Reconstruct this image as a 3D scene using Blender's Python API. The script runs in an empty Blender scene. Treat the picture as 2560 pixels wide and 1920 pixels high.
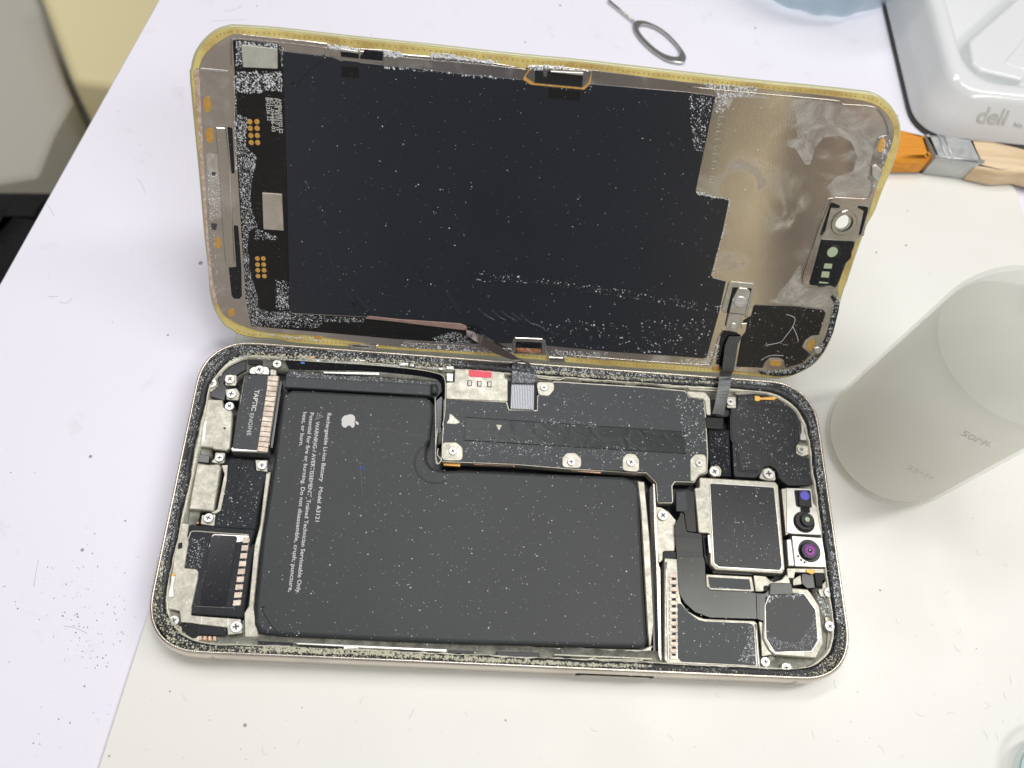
import bpy, bmesh, math, random
from mathutils import Vector, Matrix
from mathutils.geometry import tessellate_polygon
random.seed(7)
sc = bpy.context.scene
# ---------------------------------------------------------------- camera, light, exposure
FPX = 2095.0                                   # focal length in pixels of the 2560 px wide photograph
CR = [Vector((0.993835, 0.027286, 0.107457)), Vector((0.070982, -0.901147, -0.427663)), Vector((0.085165, 0.432654, -0.897528))]
CP = Vector((0.060082, -0.023225, 0.200695))
cam = bpy.data.cameras.new('camera'); co = bpy.data.objects.new('camera', cam); sc.collection.objects.link(co)
cam.sensor_width = 36; cam.lens = 36 * FPX / 2560; cam.clip_start = .005; cam.clip_end = 20
m = Matrix.Identity(4)
for r in range(3):
    m[r][0] = CR[0][r]; m[r][1] = -CR[1][r]; m[r][2] = -CR[2][r]; m[r][3] = CP[r]
co.matrix_world = m
cam.dof.use_dof = True; cam.dof.focus_distance = .197; cam.dof.aperture_fstop = 17.5
sc.camera = co
sc.view_settings.view_transform = 'Standard'; sc.view_settings.look = 'None'
sc.view_settings.exposure = -.03; sc.view_settings.gamma = 1

w = bpy.data.worlds.new('World'); sc.world = w; w.use_nodes = True
wn = w.node_tree.nodes; wl = w.node_tree.links
bg = wn['Background']
tc = wn.new('ShaderNodeTexCoord'); sx = wn.new('ShaderNodeSeparateXYZ'); wl.new(tc.outputs['Generated'], sx.inputs[0])
# the room: pale ceiling above, darker side where the person stands (-y), lit back wall (+y)
r1 = wn.new('ShaderNodeValToRGB'); wl.new(sx.outputs['Z'], r1.inputs[0])
r1.color_ramp.elements[0].position = .0; r1.color_ramp.elements[0].color = (.22, .20, .17, 1)
r1.color_ramp.elements[1].position = .9; r1.color_ramp.elements[1].color = (.80, .80, .82, 1)
r2 = wn.new('ShaderNodeValToRGB'); mp = wn.new('ShaderNodeMapRange'); mp.inputs[1].default_value = -1; mp.inputs[2].default_value = 1
wl.new(sx.outputs['Y'], mp.inputs[0]); wl.new(mp.outputs[0], r2.inputs[0])
e = r2.color_ramp.elements; e[0].position = 0.05; e[0].color = (.80, .74, .68, 1); e[1].position = .62; e[1].color = (1, 1, 1, 1)
# made-up bright and dark bands behind the viewer, tuned for the plate's reflections
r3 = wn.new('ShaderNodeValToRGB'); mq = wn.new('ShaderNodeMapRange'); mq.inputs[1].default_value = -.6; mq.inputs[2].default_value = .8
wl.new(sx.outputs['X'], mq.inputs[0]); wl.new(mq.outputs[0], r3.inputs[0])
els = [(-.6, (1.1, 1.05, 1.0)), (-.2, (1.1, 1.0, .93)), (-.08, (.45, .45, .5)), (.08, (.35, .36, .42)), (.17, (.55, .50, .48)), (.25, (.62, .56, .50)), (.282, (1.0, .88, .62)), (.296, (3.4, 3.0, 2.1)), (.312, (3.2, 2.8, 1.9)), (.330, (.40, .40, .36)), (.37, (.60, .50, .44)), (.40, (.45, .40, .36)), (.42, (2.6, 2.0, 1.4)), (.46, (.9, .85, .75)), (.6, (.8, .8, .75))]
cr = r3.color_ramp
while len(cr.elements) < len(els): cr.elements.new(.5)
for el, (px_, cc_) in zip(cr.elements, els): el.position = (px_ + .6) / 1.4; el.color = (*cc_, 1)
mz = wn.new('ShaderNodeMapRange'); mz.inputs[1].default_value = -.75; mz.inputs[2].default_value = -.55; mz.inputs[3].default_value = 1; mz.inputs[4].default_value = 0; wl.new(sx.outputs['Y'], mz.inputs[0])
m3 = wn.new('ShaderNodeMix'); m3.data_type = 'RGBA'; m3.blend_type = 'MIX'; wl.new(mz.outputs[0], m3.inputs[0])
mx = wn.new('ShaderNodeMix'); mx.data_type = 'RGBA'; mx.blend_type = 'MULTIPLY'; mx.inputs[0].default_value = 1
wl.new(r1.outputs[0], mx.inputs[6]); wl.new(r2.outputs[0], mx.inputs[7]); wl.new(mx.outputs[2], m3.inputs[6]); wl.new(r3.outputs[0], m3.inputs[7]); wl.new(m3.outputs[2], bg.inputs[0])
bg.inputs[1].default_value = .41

def area(name, loc, target, sx_, sy_, power, col):
    l = bpy.data.lights.new(name, 'AREA'); l.shape = 'RECTANGLE'; l.size = sx_; l.size_y = sy_; l.energy = power; l.color = col
    o = bpy.data.objects.new(name, l); sc.collection.objects.link(o); o.location = loc
    o.rotation_euler = (Vector(target) - Vector(loc)).to_track_quat('-Z', 'Y').to_euler()
area('ceiling_lamp_back', (-.2, .7, 1.55), (.08, .05, 0), 1.2, .16, 7.5, (1, .985, 1))
area('ceiling_lamp_right', (.75, .25, 1.3), (.08, .05, 0), .16, 1.0, 7, (1, .98, .93))
area('ceiling_lamp_front', (.58, -.55, .95), (.16, .08, .02), .7, .2, 4.6, (1, .985, .96))
area('ceiling_lamp_main', (.22, .30, 1.55), (.1, .05, 0), .5, .3, 4.4, (1, .99, .97))

# ---------------------------------------------------------------- photograph crop -> rays -> real planes
CROP = dict(A=(440, 40, 4.254), B=(440, 430, 4.254), C=(960, 60, 4.254), D=(1000, 640, 4.254), E=(1720, 180, 4.022),
            F=(1700, 560, 4.254), G=(400, 820, 5.53), H=(380, 1100, 6.144), I=(340, 1340, 3.95), J=(680, 880, 4.608),
            K=(1080, 900, 4.096), L=(1560, 900, 3.95), M=(1560, 1180, 3.95), N=(1560, 1400, 3.687), O=(560, 840, 3.687),
            Q=(1320, 880, 4.096), V=(620, 1560, 3.456), W=(1160, 1560, 3.814), T=(720, 1000, 3.318), P=(0, 0, 1.0),
            R=(2160, 0, 3.455), Y=(1500, 0, 2.911), Z=(1960, 600, 2.2117))
def P(*a):
    """P('A', x,y, x,y, 'B', x,y ...) -> points in photograph pixels"""
    out = []; c = None; i = 0
    while i < len(a):
        if isinstance(a[i], str): c = CROP[a[i]]; i += 1; continue
        out.append((c[0] + a[i] / c[2], c[1] + a[i + 1] / c[2])); i += 2
    return out
RS = Matrix(((0.999928, -0.003192, -0.0116), (-0.007886, 0.554302, -0.832278), (0.009086, 0.832309, 0.554237)))
TS = Vector((0.002226, 0.077126, 0.007593))
RSI = RS.transposed()
def ray(p):
    x, y = (p[0] - 1280) / FPX, (p[1] - 960) / FPX
    return CR[0] * x + CR[1] * y + CR[2]
def U(p, z):                                    # onto the level plane at height z (mm) -> world mm
    d = ray(p); t = (z * 1e-3 - CP.z) / d.z
    return (CP + d * t) * 1000
def S(p, h):                                    # onto the plane h mm above the inside of the display -> display-local mm
    n = RS.col[2]; o = TS + n * (h * 1e-3); d = ray(p); t = (o - CP).dot(n) / d.dot(n)
    return (RSI @ (CP + d * t - TS)) * 1000
def loc(fr, p, z): return U(p, z) if fr == 'B' else S(p, z)
def at_depth(p, dep): return (CP + ray(p) * dep) * 1000
def depth_of(wmm): return (wmm / 1000 - CP).dot(CR[2])
def s2w(v): return (RS @ (v / 1000) + TS) * 1000

# ---------------------------------------------------------------- mesh helpers (local mm -> metres)
def link(name, bm, mats, parent=None, smooth=False):
    me = bpy.data.meshes.new(name)
    bmesh.ops.recalc_face_normals(bm, faces=bm.faces)
    for v in bm.verts: v.co *= .001
    if smooth:
        for f in bm.faces: f.smooth = True
    bm.to_mesh(me); bm.free()
    for mt in (mats if isinstance(mats, (list, tuple)) else [mats]): me.materials.append(mt)
    o = bpy.data.objects.new(name, me); sc.collection.objects.link(o)
    if parent: o.parent = parent
    return o
def tag(o, label=None, cat=None, group=None, kind=None):
    if label: o['label'] = label
    if cat: o['category'] = cat
    if group: o['group'] = group
    if kind: o['kind'] = kind
    return o
def sarea(p): return .5 * sum(p[i][0] * p[(i + 1) % len(p)][1] - p[(i + 1) % len(p)][0] * p[i][1] for i in range(len(p)))
def ccw(p): return p if sarea(p) > 0 else p[::-1]
def fillet(p, r, n=4):
    if r <= 0: return [Vector((q[0], q[1])) for q in p]
    out = []; N = len(p)
    for i in range(N):
        a, b, c = Vector(p[i - 1][:2]), Vector(p[i][:2]), Vector(p[(i + 1) % N][:2])
        u, v = a - b, c - b
        if u.length < 1e-6 or v.length < 1e-6: continue
        ang = u.angle(v)
        if ang > 2.95: out.append(b); continue
        t = min(r / math.tan(ang / 2), u.length * .45, v.length * .45)
        p0, p1 = b + u.normalized() * t, b + v.normalized() * t
        for k in range(n + 1):
            s = k / n; out.append(p0 * (1 - s) ** 2 + b * 2 * s * (1 - s) + p1 * s * s)
    return out
def offset(p, d):                               # p ccw; d > 0 goes inward
    N = len(p); out = []
    for i in range(N):
        a, b, c = p[i - 1], p[i], p[(i + 1) % N]
        u = (b - a); v = (c - b)
        if u.length < 1e-7: u = v
        if v.length < 1e-7: v = u
        u = u.normalized(); v = v.normalized()
        n1 = Vector((-u.y, u.x)); n2 = Vector((-v.y, v.x)); s = n1 + n2
        if s.length < .3: s = n1
        s = s.normalized(); k = d / max(.5, s.dot(n1)); out.append(b + s * k)
    return out
def csmooth(p, n=3):                            # closed Catmull-Rom through the traced points
    out = []; N = len(p)
    for i in range(N):
        p0, p1, p2, p3 = p[i - 1], p[i], p[(i + 1) % N], p[(i + 2) % N]
        sharp = (p1 - p0).length > 1e-6 and (p2 - p1).length > 1e-6 and (p1 - p0).angle(p2 - p1) > .9
        for k in range(n):
            t = k / n
            out.append(.5 * ((2 * p1) + (p2 - p0) * t + (2 * p0 - 5 * p1 + 4 * p2 - p3) * t * t + (3 * p1 - p0 - 3 * p2 + p3) * t ** 3) if not sharp else p1.lerp(p2, t))
    return out
def densify(p, step):
    out = []
    for i in range(len(p)):
        a, b = p[i], p[(i + 1) % len(p)]; n = max(1, int((b - a).length / step))
        out += [a.lerp(b, k / n) for k in range(n)]
    return out
def add_prism(bm, pts, top, bot, bev=0, holes=(), mi=0, segs=1):
    """pts, holes: 2D ccw local outlines; chamfered (segs=1) or rounded top edge"""
    rings = [(pts, bot)]
    if bev > 0:
        for k in range(segs + 1):
            a = k / segs * math.pi / 2
            rings.append((offset(pts, bev * (1 - math.cos(a))), top - bev + bev * math.sin(a)))
    else: rings.append((pts, top))
    vr = [[bm.verts.new((q[0], q[1], z)) for q in rp] for rp, z in rings]
    N = len(pts)
    for a, b in zip(vr, vr[1:]):
        for i in range(N):
            f = bm.faces.new((a[i], a[(i + 1) % N], b[(i + 1) % N], b[i])); f.material_index = mi
            f.smooth = segs > 1
    hv = []
    for h in holes:
        t = [bm.verts.new((q[0], q[1], top)) for q in h]; b = [bm.verts.new((q[0], q[1], bot)) for q in h]
        for i in range(len(h)):
            f = bm.faces.new((t[i], t[(i + 1) % len(h)], b[(i + 1) % len(h)], b[i])); f.material_index = mi
        hv.append(t)
    loops = [[v.co.copy() for v in vr[-1]]] + [[v.co.copy() for v in t] for t in hv]
    flat = vr[-1] + [v for t in hv for v in t]
    for tri in tessellate_polygon(loops):
        try:
            f = bm.faces.new([flat[i] for i in tri]); f.material_index = mi
        except ValueError: pass
def outline(fr, px, z, r=0, n=4):
    return fillet(ccw([loc(fr, p, z).xy for p in px]), r, n)
def prism(name, parent, fr, px, top, thick, mat, r=.4, bev=.08, holes=(), segs=1, grow=0):
    o = outline(fr, px, top, r)
    if grow: o = offset(o, -grow)
    bm = bmesh.new()
    add_prism(bm, o, top, top - thick, bev, [ccw([loc(fr, p, top).xy for p in h]) for h in holes], 0, segs)
    return link(name, bm, mat, parent)
def box_px(cx, cy, hw, hh, ang=0):              # a small rectangle in photograph pixels
    c, s = math.cos(ang), math.sin(ang)
    return [(cx + c * a - s * b, cy + s * a + c * b) for a, b in ((-hw, -hh), (hw, -hh), (hw, hh), (-hw, hh))]
def circ(c, r, n=28): return [Vector((c[0] + r * math.cos(2 * math.pi * k / n), c[1] + r * math.sin(2 * math.pi * k / n))) for k in range(n)]
def disc(name, parent, fr, p, z, r, thick, mat, bev=.05, hole=0, n=28):
    c = loc(fr, p, z); bm = bmesh.new()
    add_prism(bm, circ(c, r, n), z, z - thick, bev, [circ(c, hole, n)] if hole else (), 0)
    return link(name, bm, mat, parent)
def add_tube(bm, pts, r, n=6, mi=0, flat=1.0, closed=False):
    rings = []; N = len(pts)
    for i, p in enumerate(pts):
        a = pts[i - 1] if (i or closed) else p; b = pts[(i + 1) % N] if (i < N - 1 or closed) else p
        t = (b - a).normalized(); u = t.cross(Vector((0, 0, 1)))
        if u.length < 1e-3: u = Vector((1, 0, 0))
        u.normalize(); v = u.cross(t)
        rings.append([bm.verts.new(p + u * (math.cos(2 * math.pi * k / n) * r) + v * (math.sin(2 * math.pi * k / n) * r * flat)) for k in range(n)])
    pr = list(zip(rings, rings[1:])) + ([(rings[-1], rings[0])] if closed else [])
    for a, b in pr:
        for k in range(n):
            f = bm.faces.new((a[k], a[(k + 1) % n], b[(k + 1) % n], b[k])); f.material_index = mi; f.smooth = True
    if not closed:
        for e_ in (rings[0], rings[-1]): bm.faces.new(e_).material_index = mi
def smoothpath(pts, n=6):
    out = []; N = len(pts)
    for i in range(N - 1):
        p0, p1, p2, p3 = pts[max(0, i - 1)], pts[i], pts[i + 1], pts[min(N - 1, i + 2)]
        for k in range(n):
            t = k / n
            out.append(.5 * ((2 * p1) + (p2 - p0) * t + (2 * p0 - 5 * p1 + 4 * p2 - p3) * t * t + (3 * p1 - p0 - 3 * p2 + p3) * t ** 3))
    out.append(pts[-1]); return out
def wire(name, parent, fr, px, z, r, mat, flat=1.0, closed=False, n=6):
    bm = bmesh.new(); pts = [loc(fr, p, z) for p in px]
    add_tube(bm, pts if closed else smoothpath(pts, 4), r, n, 0, flat, closed)
    return link(name, bm, mat, parent)

# ---------------------------------------------------------------- materials
def pb(name, col, rough=.5, metal=0, spec=.5, coat=0, trans=0, ior=1.45, alpha=1):
    mt = bpy.data.materials.new(name); mt.use_nodes = True; b = mt.node_tree.nodes['Principled BSDF']
    b.inputs['Base Color'].default_value = (*col, 1); b.inputs['Roughness'].default_value = rough
    b.inputs['Metallic'].default_value = metal; b.inputs['Specular IOR Level'].default_value = spec
    b.inputs['Coat Weight'].default_value = coat; b.inputs['Transmission Weight'].default_value = trans; b.inputs['IOR'].default_value = ior
    return mt
class NT:
    def __init__(s, mt):
        s.t = mt.node_tree; s.n = s.t.nodes; s.l = s.t.links; s.b = s.n['Principled BSDF']
        s.tc = s.n.new('ShaderNodeTexCoord').outputs['Object']
    def noise(s, scale, detail=3, rough=.5, dist=0, stretch=None):
        n = s.n.new('ShaderNodeTexNoise'); n.inputs['Scale'].default_value = scale; n.inputs['Detail'].default_value = detail
        n.inputs['Roughness'].default_value = rough; n.inputs['Distortion'].default_value = dist
        src = s.tc
        if stretch:
            mpp = s.n.new('ShaderNodeMapping'); mpp.inputs['Scale'].default_value = stretch; s.l.new(s.tc, mpp.inputs[0]); src = mpp.outputs[0]
        s.l.new(src, n.inputs['Vector']); return n.outputs[0]
    def ramp(s, v, a, b, ca=0, cb=1):
        r = s.n.new('ShaderNodeMapRange'); s.l.new(v, r.inputs[0]); r.inputs[1].default_value = a; r.inputs[2].default_value = b
        r.inputs[3].default_value = ca; r.inputs[4].default_value = cb; return r.outputs[0]
    def math(s, op, a, b=None):
        n = s.n.new('ShaderNodeMath'); n.operation = op
        for i, v in enumerate((a, b)):
            if v is None: continue
            if isinstance(v, (int, float)): n.inputs[i].default_value = v
            else: s.l.new(v, n.inputs[i])
        return n.outputs[0]
    def mix(s, f, a, b):
        n = s.n.new('ShaderNodeMix'); n.data_type = 'RGBA'; s.l.new(f, n.inputs[0])
        for i, v in ((6, a), (7, b)):
            if isinstance(v, tuple): n.inputs[i].default_value = (*v, 1)
            else: s.l.new(v, n.inputs[i])
        return n.outputs[2]
    def specks(s, scale, thr, prob=.5):
        """round grains of random size, one per voronoi cell, a share of the cells"""
        v = s.n.new('ShaderNodeTexVoronoi'); v.inputs['Scale'].default_value = scale; s.l.new(s.tc, v.inputs['Vector'])
        sp = s.n.new('ShaderNodeSeparateColor'); s.l.new(v.outputs['Color'], sp.inputs[0])
        rad = s.math('MULTIPLY', s.math('POWER', sp.outputs[0], 3.0), thr)
        on = s.math('LESS_THAN', sp.outputs[1], prob)
        return s.math('MULTIPLY', s.math('LESS_THAN', v.outputs['Distance'], rad), on)
    def bump(s, h, strength, dist=.0002):
        b = s.n.new('ShaderNodeBump'); b.inputs['Strength'].default_value = strength; b.inputs['Distance'].default_value = dist
        s.l.new(h, b.inputs['Height']); s.l.new(b.outputs[0], s.b.inputs['Normal'])
    def col(s, c): s.l.new(c, s.b.inputs['Base Color'])
DUST = (.60, .60, .57)
def film(name, c, rough=.42, dust=.45, bumps=.05, scale=900, spec=.5, vary=.3):
    mt = pb(name, c, rough, 0, spec); n = NT(mt)
    base = n.mix(n.ramp(n.noise(60, 4), .35, .7), tuple(x * (1 - vary) for x in c), tuple(x * (1 + vary * .5) for x in c))
    d = n.math('MAXIMUM', n.specks(scale * 1.6, .16, dust), n.specks(scale * 4, .22, dust))
    n.col(n.mix(d, base, DUST)); n.l.new(n.ramp(n.noise(40, 3), .3, .7, rough - .01, rough + .02), n.b.inputs['Roughness'])
    n.bump(n.noise(45, 1), bumps, .0004); return mt
def metal(name, c, rough=.35, mott=.35, dirt=(.30, .27, .18), dirtamt=.5, scale=700, dust=.25, metallic=.85, bumps=.15):
    mt = pb(name, c, rough, metallic); n = NT(mt)
    a = n.mix(n.ramp(n.noise(scale, 5, .7), .3, .72), tuple(x * (1 - mott) for x in c), tuple(min(1, x * (1 + mott * .3)) for x in c))
    b = n.mix(n.ramp(n.noise(260, 5, .65, .4), .55, .75, 0, dirtamt), a, dirt)
    n.col(n.mix(n.specks(1500, .3, dust), b, (.75, .74, .68)))
    n.l.new(n.ramp(n.noise(500, 4), .3, .7, rough, rough + .2), n.b.inputs['Roughness'])
    n.bump(n.noise(2500, 3), bumps, .0002); return mt
M_ = {}
M_['film'] = film('grey_foil', (.046, .051, .055), .42, .24, .03, 620, spec=.36, vary=.06)
M_['batt'] = film('battery_foil', (.038, .041, .043), .42, .22, .03, 560, spec=.34, vary=.03)
M_['fdark'] = film('dark_module_film', (.030, .031, .034), .34, .3, .04, 700, spec=.36, vary=.06)
M_['disp'] = film('black_display_film', (.020, .023, .030), .20, .06, .03, 800, vary=.05)
M_['black'] = film('black_plastic', (.018, .019, .022), .38, .35, .08, 1300)
M_['rubber'] = film('black_rubber', (.032, .034, .039), .75, .5, .1, 1500, spec=.3)
M_['gloss'] = film('black_glossy_tape', (.010, .011, .015), .18, .3, .3, 1100)
M_['flexblk'] = film('black_flex', (.008, .008, .008), .3, .25, .03, 1500)
M_['flex'] = film('olive_flex', (.050, .054, .048), .22, .12, .25, 700)
M_['pale'] = metal('pale_shield_metal', (.57, .55, .47), .42, .28, (.42, .38, .26), .28, 1400)
M_['lip'] = metal('corroded_lip_metal', (.78, .76, .64), .5, .35, (.25, .24, .18), .6, 1800, .6, .5, .6)
M_['chassis'] = metal('grey_chassis_metal', (.34, .34, .29), .5, .5, (.12, .12, .10), .7, 500, .5, .6, .5)
M_['steel'] = metal('bright_steel', (.66, .65, .61), .28, .12, (.5, .47, .4), .25, 500, .1, .9, .05)
M_['screw'] = metal('screw_steel', (.72, .72, .69), .3, .15, (.5, .48, .4), .3, 800, .2, .75, .05)
M_['copper'] = metal('copper_contacts', (.78, .50, .36), .4, .4, (.55, .5, .42), .9, 900, .3, .7, .2)
M_['gold'] = metal('gold_pad', (.80, .46, .12), .38, .25, (.6, .45, .2), .4, 1500, .2, .6, .1)
M_['dark'] = pb('dark_gap', (.006, .006, .007), .6)
M_['slot'] = pb('screw_slot', (.06, .06, .055), .6)
M_['print'] = pb('grey_print', (.62, .62, .61), .6)
M_['fibre'] = pb('grey_fibre', (.22, .22, .22), .6)
M_['white'] = pb('white_print', (.72, .72, .70), .6)
M_['grain'] = pb('white_salt_residue', (.68, .71, .73), .75)
M_['grainy'] = pb('yellowish_salt_residue', (.55, .54, .42), .8)
M_['pink'] = pb('pink_label', (.80, .10, .14), .55)
M_['lens'] = pb('purple_lens_coating', (.22, .06, .30), .08, .3, coat=1)
M_['blue'] = pb('violet_filter_glass', (.16, .14, .72), .12, .2, coat=1)
M_['green'] = pb('pale_green_filter', (.46, .55, .36), .25)
def trunk():
    mt = pb('titanium_frame', (.66, .61, .53), .26, .9); n = NT(mt)
    n.col(n.mix(n.ramp(n.noise(90, 3), .4, .7), (.70, .65, .57), (.58, .52, .46))); return mt
M_['ti'] = trunk()
def gasket():
    mt = pb('black_gasket', (.014, .015, .018), .33); n = NT(mt)
    k = n.ramp(n.noise(130, 3), .40, .62)
    d = n.math('MAXIMUM', n.specks(1300, .26, .6), n.math('MULTIPLY', n.specks(3600, .5, .9), k))
    cr = n.ramp(n.noise(1400, 5, .8), .60, .68)
    d2 = n.math('MAXIMUM', d, n.math('MULTIPLY', cr, n.ramp(n.noise(170, 2), .5, .62)))
    n.col(n.mix(d2, (.014, .015, .018), (.55, .56, .52))); n.bump(n.noise(2200, 4), .6, .0003); return mt
M_['gasket'] = gasket()
def plate():
    mt = pb('stained_steel_plate', (.50, .46, .41), .26, .92); n = NT(mt)
    base = n.mix(n.ramp(n.noise(35, 3), .35, .65), (.45, .41, .37), (.55, .51, .45))
    st = n.ramp(n.noise(55, 5, .55, 2.2), .52, .72, 0, .6)
    base = n.mix(n.math('MULTIPLY', st, n.ramp(n.noise(500, 4, .6), .25, .6, .6, 1)), base, (.66, .65, .61))
    d = n.specks(1300, .17, .28)
    n.col(n.mix(d, base, (.85, .85, .8)))
    n.l.new(n.math('MAXIMUM', n.ramp(n.noise(60, 3), .3, .7, .09, .13), n.math('MULTIPLY', st, .55)), n.b.inputs['Roughness'])
    n.l.new(n.ramp(st, 0, 1, .92, .35), n.b.inputs['Metallic'])
    h = n.math('ADD', n.math('MULTIPLY', n.noise(16, 1, stretch=(1.6, .35, 1)), 3.5), n.math('MULTIPLY', n.noise(3500, 2), .05))
    n.bump(h, .16, .0008); return mt
M_['plate'] = plate()
def glue():
    mt = pb('yellow_adhesive', (.66, .50, .13), .35, 0, .5, .3); n = NT(mt)
    n.col(n.mix(n.ramp(n.noise(85, 5, .65), .42, .62), (.72, .60, .22), (.50, .36, .12)))
    n.bump(n.noise(900, 3), .3, .0002); return mt
M_['glue'] = glue()
M_['glass_lip'] = pb('olive_glass_lip', (.50, .49, .28), .16, 0, .5, .6)
M_['dots'] = pb('adhesive_dots', (.32, .22, .06), .5)
def rust():
    mt = pb('rusty_edge', (.35, .17, .10), .5); n = NT(mt)
    n.col(n.mix(n.ramp(n.noise(900, 5, .7), .45, .6), (.48, .33, .26), (.66, .58, .50))); return mt
M_['rust'] = rust()

# ---------------------------------------------------------------- the surfaces
def table_mat():
    mt = pb('white_table_laminate', (.80, .785, .86), .45); n = NT(mt)
    b = n.mix(n.ramp(n.noise(9, 4), .35, .7), (.80, .79, .885), (.77, .76, .84))
    b = n.mix(n.ramp(n.noise(60, 6, .7, .6), .60, .74, 0, .35), b, (.52, .49, .46))
    b = n.mix(n.math('MULTIPLY', n.specks(260, .16, .25), .8), b, (.22, .17, .14))
    n.col(b); n.bump(n.noise(700, 3), .12, .0003); return mt
bm = bmesh.new()
tl = [(-300, 700), (-300, -500), (700, -500), (700, 700)]
a, b = U((395, 0), -1), U((0, 705), -1); dirv = (b - a).normalized()
e0 = a - dirv * 500; e1 = a + dirv * 420
# sheet whose left edge is the slanted table edge
pts = ccw([e0.xy, e1.xy, Vector((700, e1.y)), Vector((700, e0.y))])
add_prism(bm, pts, -1, -26, .5)
table = link('table_top', bm, table_mat()); tag(table, kind='structure')
bm = bmesh.new()
add_prism(bm, [Vector(p) for p in ((-3000, -2000), (2500, -2000), (2500, 3500), (-3000, 3500))], -740, -780, 0)
fm = pb('beige_floor_tile', (.36, .35, .30), .5); n = NT(fm)
br = n.n.new('ShaderNodeTexBrick'); br.offset = 0; br.inputs['Scale'].default_value = 1; br.inputs['Brick Width'].default_value = .42; br.inputs['Row Height'].default_value = .42
br.inputs['Mortar Size'].default_value = .007; br.inputs['Color1'].default_value = (.56, .55, .48, 1); br.inputs['Color2'].default_value = (.52, .51, .45, 1); br.inputs['Mortar'].default_value = (.10, .085, .07, 1)
mpp = n.n.new('ShaderNodeMapping'); mpp.inputs['Rotation'].default_value = (0, 0, .55); mpp.inputs['Location'].default_value = (.12, .1, 0)
n.l.new(n.tc, mpp.inputs[0]); n.l.new(mpp.outputs[0], br.inputs['Vector']); n.col(br.outputs[0])
floor = link('floor', bm, fm); tag(floor, kind='structure')

def mat_mat():
    mt = pb('milky_silicone', (.77, .765, .715), .32, 0, .5); n = NT(mt)
    b = n.mix(n.ramp(n.noise(14, 4), .35, .7), (.775, .775, .738), (.745, .742, .70))
    b = n.mix(n.math('MULTIPLY', n.specks(300, .13, .2), .75), b, (.20, .18, .16))
    n.col(b); n.l.new(n.ramp(n.noise(40, 4), .3, .7, .28, .45), n.b.inputs['Roughness']); n.bump(n.noise(60, 3), .10, .001)
    n.b.inputs['Subsurface Weight'].default_value = .0; return mt
bm = bmesh.new()
add_prism(bm, fillet([Vector(q) for q in ((-24, -200), (243.5, -200), (242.5, 160), (14, 160))], 5), 0, -.95, .25, segs=2)
pad = link('silicone_mat', bm, mat_mat())
tag(pad, 'milky white silicone work mat lying under the opened phone', 'mat')

# things on the floor, seen past the left edge of the table
bm = bmesh.new()
zt = -330
q = [U(p, zt).xy for p in P('P', 80, -60, 470, -60, 300, 215, 178, 200)]
add_prism(bm, fillet(ccw(q), 12), zt, zt - 90, 8, segs=3)
st = link('stool_cushion', bm, pb('cream_vinyl', (.92, .82, .48), .45))
stool = bpy.data.objects.new('stool', None); sc.collection.objects.link(stool); st.parent = stool
cz = U((240, 60), zt - 90).xy
bm = bmesh.new(); add_prism(bm, fillet(ccw([cz.lerp(Vector(v), .8) for v in q]), 8), zt - 90, -739, 4)
link('base', bm, pb('white_stool_base', (.85, .85, .74), .5), stool)
tag(stool, 'cream yellow padded stool below the left table edge', 'stool')
bm = bmesh.new()
q = [U(p, -380).xy for p in P('P', -400, -120, 66, -80, 160, 200, 182, 250, 135, 330, 92, 440, -400, 520)]
add_prism(bm, fillet(ccw(q), 6), -380, -739, 3)
cab = link('cabinet', bm, pb('grey_beige_laminate', (.56, .55, .48), .5)); tag(cab, 'grey beige cabinet top standing left of the cream stool', 'cabinet')
bm = bmesh.new()
zc = -170
q = [U(p, zc).xy for p in P('P', -500, 420, 60, 422, 180, 425, 190, 520, 60, 720, -20, 900, -500, 900)]
add_prism(bm, fillet(ccw(q), 30), zc, -300, 30, segs=4)
clm = pb('black_cloth', (.008, .008, .009), .9); n = NT(clm); n.bump(n.noise(60, 3), .5, .01)
cl = link('trouser_leg', bm, clm); tag(cl, 'black trousered lap below the left edge of the white table', 'trousers')

# ---------------------------------------------------------------- SMARTPHONE
phone = bpy.data.objects.new('smartphone', None); sc.collection.objects.link(phone)
tag(phone, 'opened water-damaged smartphone with its screen folded up and battery showing', 'phone')
LB, WB, HB = 159.9, 76.7, 8.25
def rrect(x0, y0, x1, y1, r, n=14, k=.62):
    out = []
    for cx, cy, sx_, sy_, a0 in ((x1, y1, -1, -1, 0), (x0, y1, 1, -1, 1), (x0, y0, 1, 1, 2), (x1, y0, -1, 1, 3)):
        for i in range(n + 1):
            a = (a0 + i / n) * math.pi / 2
            ca, sa = math.cos(a), math.sin(a)
            p = 2.35                              # superellipse: the corners are squircles
            ux = abs(ca) ** (2 / p) * (1 if ca >= 0 else -1); uy = abs(sa) ** (2 / p) * (1 if sa >= 0 else -1)
            out.append(Vector((cx + sx_ * r + ux * r, cy + sy_ * r + uy * r)))
    return [v for i, v in enumerate(out) if (v - out[i - 1]).length > 1e-4]
body0 = rrect(0, 0, LB, WB, 13.5)
def inset(v, l, b, r, t):                       # different inset on each of the four sides
    x0, y0, x1, y1 = l, b, LB - r, WB - t
    return Vector((x0 + v.x / LB * (x1 - x0), y0 + v.y / WB * (y1 - y0)))
def ring_mesh(rings, mats_idx=None):
    bm = bmesh.new(); vr = [[bm.verts.new((q.x, q.y, z)) for q in pts] for pts, z in rings]; N = len(vr[0])
    for j, (a, b) in enumerate(zip(vr, vr[1:])):
        for i in range(N):
            f = bm.faces.new((a[i], a[(i + 1) % N], b[(i + 1) % N], b[i])); f.smooth = True
            if mats_idx: f.material_index = mats_idx[j]
    return bm, vr
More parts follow.
